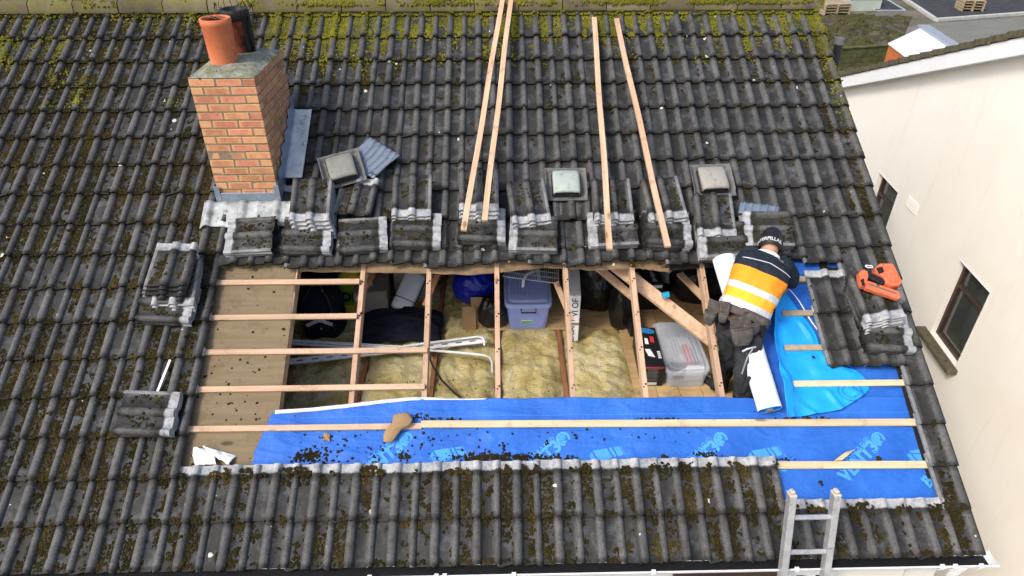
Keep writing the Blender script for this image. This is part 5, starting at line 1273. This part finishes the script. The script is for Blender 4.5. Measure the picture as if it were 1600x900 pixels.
while t > bt+.1:
    c_ = base+ld*t; mb = MB(); mb.box((0, 0, 0), (.30, .032, .028), T(2.298, c_.y, c_.z) @ RX(R(18)), .006); mb.build('rung', M_alu, e); t -= .275
# ================================================================ NEIGHBOURING HOUSE
ang = R(5); wd_ = Vector((math.sin(ang), math.cos(ang), 0)); wn = Vector((math.cos(ang), -math.sin(ang), 0)); W0 = Vector((6.0, 0, 0))
nb = empty('neighbour_house', T(W0+wd_*6+wn*4+Vector((0, 0, HZ)))); tag(nb, 'cream rendered gable house with white bargeboard and brown windows', 'house')
NM = Matrix(((wd_.x, 0, wn.x, W0.x), (wd_.y, 0, wn.y, W0.y), (0, 1, 0, 0), (0, 0, 0, 1)))     # local: s along the wall, z up, depth into the house
SL_ = R(21.4); S0, Z0 = 10.27, .35
def zv(s_): return Z0+(S0-s_)*math.tan(SL_)
APX = 3.2; FAR = 13.4; NEAR = APX-(FAR-APX)
wins = [(4.06, 4.842, -1.70, -.49), (6.937, 7.727, -1.70, -.49)]
# wall built round its window openings
def wallpiece(s0, s1, z0, z1): return
mb = MB(); cuts = [NEAR]+[v for w_ in wins for v in w_[:2]]+[FAR]
def colm(s0, s1, z0, z1a, z1b): 
    mb.add([(s0, z0, 0), (s1, z0, 0), (s1, z1b, 0), (s0, z1a, 0)], [(0, 1, 2, 3)])
def zt_(s_): return min(zv(s_), zv(2*APX-s_))-.14
colm(NEAR, APX, HZ, zt_(NEAR), zt_(APX)); colm(APX, wins[0][0], HZ, zt_(APX), zt_(wins[0][0]))
for (s0, s1, z0, z1) in wins:
    colm(s0, s1, HZ, z0, z0); mb.add([(s0, z1, 0), (s1, z1, 0), (s1, zt_(s1), 0), (s0, zt_(s0), 0)], [(0, 1, 2, 3)])
    r_ = .14                                               # reveals
    mb.add([(s0, z0, 0), (s0, z1, 0), (s0, z1, r_), (s0, z0, r_)], [(0, 1, 2, 3)]); mb.add([(s1, z0, 0), (s1, z1, 0), (s1, z1, r_), (s1, z0, r_)], [(3, 2, 1, 0)])
    mb.add([(s0, z1, 0), (s1, z1, 0), (s1, z1, r_), (s0, z1, r_)], [(0, 1, 2, 3)]); mb.add([(s0, z0, 0), (s1, z0, 0), (s1, z0, r_), (s0, z0, r_)], [(3, 2, 1, 0)])
colm(wins[0][1], wins[1][0], HZ, zt_(wins[0][1]), zt_(wins[1][0])); colm(wins[1][1], FAR, HZ, zt_(wins[1][1]), zt_(FAR))
def nrender():
    k = N('gable_render'); c = k.ramp(k.noise(1.1, 5), (.3, (.86, .81, .72)), (.7, (.90, .86, .78)))
    c = k.mix(k.ramp(k.noise(2.4, 9, .8, None, .8), (.6, 0), (.75, .28)), c, (.56, .51, .43))
    c = k.mix(k.ramp(k.noise(1, 7, .7, k.stretch((7, .5, 3)), .3), (.56, 0), (.75, .22)), c, (.50, .46, .38)); return k.out(c, .92, .1, k.noise(150, 3), .35, .003)
mb.build('gable_wall', nrender(), nb, NM)
for s_, nm in ((NEAR, 1), (FAR, 0)): MB().box((0, (zt_(s_)+HZ)/2, 4.5), (.1, zt_(s_)-HZ, 8.9), T(s_-.05 if nm == 0 else s_+.05, 0, 0), 0).build('side_wall', MATS['gable_render'], nb, NM)
for (s0, s1, z0, z1) in wins:
    c_ = (s0+s1)/2; wdw = empty('window', NM @ T(c_, z0, .1), nb); t = .055; zm = z1-.36; mb = MB()
    for x0, x1, y0, y1 in ((s0, s1, z1-t, z1), (s0, s1, z0, z0+t), (s0, s0+t, z0+t, z1-t), (s1-t, s1, z0+t, z1-t), (s0+t, s1-t, zm-.025, zm+.025)):
        mb.box(((x0+x1)/2, (y0+y1)/2, .105), (x1-x0, y1-y0, .06), None, .005)
    mb.build('frame', M_brownframe, wdw, NM)
    for y0, y1 in ((z0+t, zm-.025), (zm+.025, z1-t)): box('pane', (c_, (y0+y1)/2, .115), (s1-s0-2*t, y1-y0, .01), M_glass, wdw, NM, 0)
    box('blind', (c_, (z0+z1)/2, .30), (s1-s0, z1-z0, .01), simple('net_curtain', (.25, .25, .22), (.18, .18, .16), 5, .9, .1, 0), wdw, NM, 0)
    box('sill', (c_+.04, z0-.05, -.01), (s1-s0+.24, .085, .24), M_stone, wdw, NM, .012)
    mb = MB(); mb.box((s0-.006, (z0+z1)/2, -.003), (.014, z1-z0, .004), None, 0); mb.box((c_, z1+.008, -.003), (s1-s0+.03, .014, .006), None, .001); mb.build('reveal_trim', M_pvc, wdw, NM)
va, vb = hit(1421, 305, W0, wn), hit(1435, 323, W0, wn); s0, s1 = (va-W0).dot(wd_), (vb-W0).dot(wd_)
mb = MB()
for i in range(5): mb.box(((s0+s1)/2, va.z-.02-.035*i, -.006), (abs(s1-s0), .02, .012), None, .002)
mb.box(((s0+s1)/2, va.z-.09, -.003), (abs(s1-s0)+.02, .19, .006), None, .001); mb.build('air_vent', MATS['gable_render'], nb, NM)
# bargeboard, soffit, tiled roof slopes
for sg in (1, -1):
    A2 = Vector((APX, zv(APX)-.11, -.16)); far_s = FAR+.25 if sg > 0 else NEAR-.25; B2 = Vector((far_s, zv(APX)-.11-abs(far_s-APX)*math.tan(SL_), -.16))
    mb = MB(); mb.bar(A2, B2, .025, .20, (0, 1, 0), .003); mb.build('bargeboard', M_cleanpvc, nb, NM)
    mb = MB(); mb.bar(A2+Vector((0, -.09, .08)), B2+Vector((0, -.09, .08)), .16, .012, (0, 1, 0), 0); mb.build('soffit', M_pvc, nb, NM)
    mb = MB(); n_t = int(abs(far_s-APX)/.31)
    for i in range(n_t):                                    # verge course of the tiles, each one stepped over the next
        s_ = APX+sg*(i+.5)*.31; z_ = zv(APX)-abs(s_-APX)*math.tan(SL_)
        put('verge_tile', MB().box((0, .045, 0), (.36, .085, .36), RZ(-sg*(SL_-R(3))), .006).mesh('neighbour_verge_tile', M_stone) if i == 0 and sg > 0 else bpy.data.meshes['neighbour_verge_tile'], nb, NM @ T(s_, z_, -.02) @ (Matrix() if sg > 0 else Matrix.Scale(-1, 4, (1, 0, 0))))
    LN = abs(far_s-APX)/math.cos(SL_)
    k_ = MB()
    def rf(a, b, sg=sg, LN=LN):
        s_ = APX+sg*LN*math.cos(SL_)*a; return (s_, zv(APX)-abs(s_-APX)*math.tan(SL_)+.02+.03*abs(math.sin(b*9.2/.3*math.pi))**.5*.6, .12+9.2*b)
    k_.grid(2, 240, rf); k_.build('roof_slope', M_back, nb, NM)
mm = []
for i in range(2600):
    s_ = random.uniform(5.0, 12.5); z_ = zv(s_)+.085; dp = random.uniform(-.15, 1.2); q = NM @ Vector((s_, z_, dp)); r_ = random.uniform(.008, .03)
    if noise.noise((s_*3, dp*3, 2)) > -.05: mm.append((q.x, q.y, q.z, r_, r_*.7))
tag(clumps(mm, 'roof_edge_moss', M_moss, Matrix()), 'dull moss along the top edge of the cream house roof', 'moss', kind='stuff')
# ================================================================ GROUND AND YARD BEHIND
def ground_mat():
    k = N('yard_ground'); c = k.ramp(k.noise(.35, 8, .65), (.3, (.085, .075, .055)), (.5, (.15, .135, .105)), (.7, (.21, .195, .165)))
    c = k.mix(k.ramp(k.noise(.6, 5), (.52, 0), (.62, .8)), c, (.07, .09, .025)); return k.out(c, .95, .1, k.noise(8, 8, .7), .8, .05)
mb = MB(); mb.grid(60, 60, lambda a, b: (-300+600*a, -200+600*b, HZ)); tag(mb.build('ground', ground_mat()), kind='structure')
def zpoly(name, poly, z, m, kind='structure', th=None):
    P = [onz(x, y, z) for x, y in poly]; mb = MB()
    if th: mb.prism([(p.x, p.y) for p in P], z-th, z)
    else: mb.add([tuple(p) for p in P], [tuple(range(len(P)))])
    o = mb.build(name, m); tag(o, kind=kind); return o
M_conc = simple('pale_concrete', (.48, .48, .45), (.38, .38, .36), 2, .9, .1, .4)
M_yard = simple('grey_screed', (.20, .20, .175), (.155, .155, .135), .9, .95, .1, .5, .02, 6)
M_tarmac = simple('dark_chippings', (.075, .077, .082), (.04, .041, .045), 3, .95, .1, .9, .05, 9)
zpoly('concrete_yard', [(1370, 115), (1600, 105), (1640, 24), (1462, 36), (1418, 42)], HZ+.004, M_yard)
zpoly('chipping_bed', [(1405, -8), (1463, 31), (1640, 18), (1640, -30)], HZ+.06, M_tarmac)
zpoly('far_yard', [(-400, -6), (1300, -6), (1300, -40), (-400, -40)], HZ+.01, M_conc)
# kerbs
for nm, pts in (('kerb', [(1393, -12), (1462, 34)]), ('kerb', [(1462, 34), (1650, 20)])):
    P, Q = onz(*pts[0], HZ), onz(*pts[1], HZ); dd = (Q-P); L = dd.length; n_ = max(1, int(L/.9)); e = empty('kerb_line', T(P)); 
    tag(e, 'pale concrete kerb running down to the corner of the bed' if pts[0][1] < 0 else 'pale concrete kerb along the front of the dark bed', 'kerb')
    for i in range(n_):
        a2, b2 = P.lerp(Q, i/n_), P.lerp(Q, (i+.985)/n_); MB().bar(a2+Vector((0, 0, .10)), b2+Vector((0, 0, .10)), .22, .20, (0, 0, 1), .02).build('kerb_stone', M_conc, e)
# earth mound with weeds
k = N('turned_earth'); c = k.ramp(k.noise(1.4, 8, .7), (.3, (.045, .038, .026)), (.5, (.10, .085, .06)), (.7, (.19, .165, .125))); c = k.mix(k.ramp(k.noise(.8, 6), (.5, 0), (.6, .7)), c, (.10, .12, .03)); M_earth = k.out(c, .98, .05, k.noise(12, 8, .75), 1, .12)
P = [onz(x, y, HZ) for x, y in ((1255, 118), (1395, 100), (1425, 26), (1262, 22))]
def mound(a, b):
    p = P[0].lerp(P[1], a).lerp(P[3].lerp(P[2], a), b); e_ = max(0, math.sin(a*math.pi)*math.sin(b*math.pi))**.6
    return (p.x, p.y, HZ+.02+e_*(.25+.45*noise.noise((a*3, b*3, 2))+.22*noise.noise((a*9, b*9, 4))+.14*noise.noise((a*26, b*26, 6))))
mb = MB(); mb.grid(80, 80, mound); tag(mb.build('earth_mound', M_earth), kind='structure')
wm = []
for i in range(1500):
    p = Vector(mound(random.random(), random.random())); r_ = random.uniform(.04, .16)
    if noise.noise((p.x*.7, p.y*.7, 3)) > .0: wm.append((p.x, p.y, p.z-.02, r_, r_*.8))
M_weed = moss_mat('weeds', (.05, .045, .02), (.085, .085, .03), (.13, .12, .06)); tag(clumps(wm, 'weeds', M_weed, Matrix()), 'clods and weeds growing over the earth mound', 'weeds', kind='stuff')
# mossy garden wall behind the verge
p, q = onz(1300, 108, HZ+.0), onz(1400, 100, HZ); e = empty('garden_wall', T(p)); tag(e, 'mossy green garden wall between our roof and the cream house', 'wall')
dd = (q-p).normalized(); L = (q-p).length+2
M_mwall = simple('mossy_block', (.13, .14, .055), (.06, .058, .03), 2.5, .95, .05, .8, .03, 20)
for r_ in range(4):
    for i in range(int(L/.46)):
        c_ = p-dd*1.0+dd*(.46*(i+.5*(r_ % 2)))+Vector((0, 0, .12+.225*r_)); MB().bar(c_-dd*.224, c_+dd*.224, .2, .215, (0, 0, 1), .012).build('block', M_mwall, e)
MB().bar(p-dd*1.3+Vector((0, 0, .95)), p+dd*(L-1.2)+Vector((0, 0, .95)), .28, .07, (0, 0, 1), .012).build('coping', M_mwall, e)
# white lean-to roof
zl = HZ+2.3; c4 = [onz(x, y, zl) for x, y in ((1388, 67), (1421, 92), (1502, 74), (1442, 42))]; c4[2].z -= .15
e = empty('lean_to', T(c4[0].x, c4[0].y, HZ)); tag(e, 'white sheet roofed lean-to with orange brick side beyond the cream house', 'shed')
mb = MB(); mb.add([tuple(v) for v in c4], [(0, 1, 2, 3)]); solid(mb.build('roof_sheet', simple('white_sheet', (.88, .88, .88), (.84, .84, .85), 2, .5, .3, 0), e), .05)
mb = MB(); mb.bar(c4[3]+Vector((0, 0, .05)), c4[2]+Vector((0, 0, .05)), .5, .10, (0, 0, 1), .01); mb.build('gutter_trim', simple('grey_trim', (.30, .33, .37), (.24, .27, .30), 4, .5, .4, 0), e)
ce = sum(c4, Vector())/4; ins = [ce+(v-ce)*.96 for v in c4]
for a2, b2 in ((0, 1), (1, 2), (2, 3), (3, 0)):
    A2, B2 = ins[a2], ins[b2]; mb = MB(); mb.add([(A2.x, A2.y, HZ), (B2.x, B2.y, HZ), (B2.x, B2.y, B2.z-.08), (A2.x, A2.y, A2.z-.08)], [(0, 1, 2, 3)]); solid(mb.build('wall', simple('orange_block', (.56, .17, .06), (.45, .13, .045), 4, .85, .2, .4) if a2 == 0 else MATS['orange_block'], e), .1)
# pallet, pale bin store, glass frame, timber crate on the bed
def pallet(c_, w_, dpt, rot, label, nm, tiers=1):
    Mp = T(c_) @ RZ(rot); e = empty(nm, Mp); tag(e, label, 'pallet' if nm == 'pallet' else 'crate')
    for t_ in range(tiers):
        for i in range(5): MB().box((0, -dpt/2+dpt*(i+.5)/5, .13+.16*t_), (w_, dpt/5*.72, .022), None, .003).build('slat', M_greybatten, e, Mp)
        for i in range(3): MB().box((-w_/2+.05+(w_-.1)*i/2, 0, .06+.16*t_), (.09, dpt, .11), None, .004).build('bearer', M_greybatten, e, Mp)
    return e
pallet(onz(1299, 20, HZ+.1), 1.7, 1.3, .1, 'pine pallets stacked past the mossy ridge end', 'pallet', 4)
pallet(onz(1513, 15, HZ+.06), 1.3, 1.1, -.15, 'brown timber crate standing on the dark chippings', 'timber_crate', 4)
p = onz(1343, 14, HZ); e, Mc = carton('pale green white storage unit at the top edge right of the pallets', 'storage unit', p, (2.0, 1.2, .7), simple('pale_green_panel', (.42, .47, .40), (.36, .41, .35), 2, .6, .3, .1), .1, 'storage_unit'); box('lid', (0, 0, .72), (2.1, 1.3, .06), M_pvc, e, Mc, .01)
p = onz(1384, 16, HZ); e = empty('cold_frame', T(p)); tag(e, 'small triangular glazed frame beside the storage unit', 'cold frame')
pts = [p+Vector(v) for v in ((-.9, -.3, .05), (1.1, -.3, .05), (-.5, 1.2, .9))]
mb = MB(); 
for i in range(3): mb.bar(pts[i], pts[(i+1) % 3], .09, .06, (0, 0, 1), .005)
mb.build('frame', simple('blue_grey_frame', (.33, .40, .48), (.28, .34, .41), 4, .5, .4, 0), e); mb = MB(); mb.add([tuple(v) for v in pts], [(0, 1, 2)]); mb.build('glass', M_glass, e)
# soil pipe standing past the verge
p = Vector((4.35, 5.0, 0)); pt, pb = ony(1311, 66, 5.2), ony(1301, 104, 5.2); dd = (pt-pb).normalized()
e = empty('vent_pipe', T(pb.x, 5.2, HZ)); tag(e, 'black soil vent pipe standing just past the roof verge', 'vent pipe'); mb = MB(); mb.tube([Vector((pb.x+.02, 5.2, HZ)), Vector((pb.x+.02, 5.2, pb.z)), pt], .05, 12); mb.build('pipe', M_black, e); mb = MB(); mb.tube([pt-dd*.02, pt+dd*.05], .058, 12); mb.build('collar', M_grey, e)
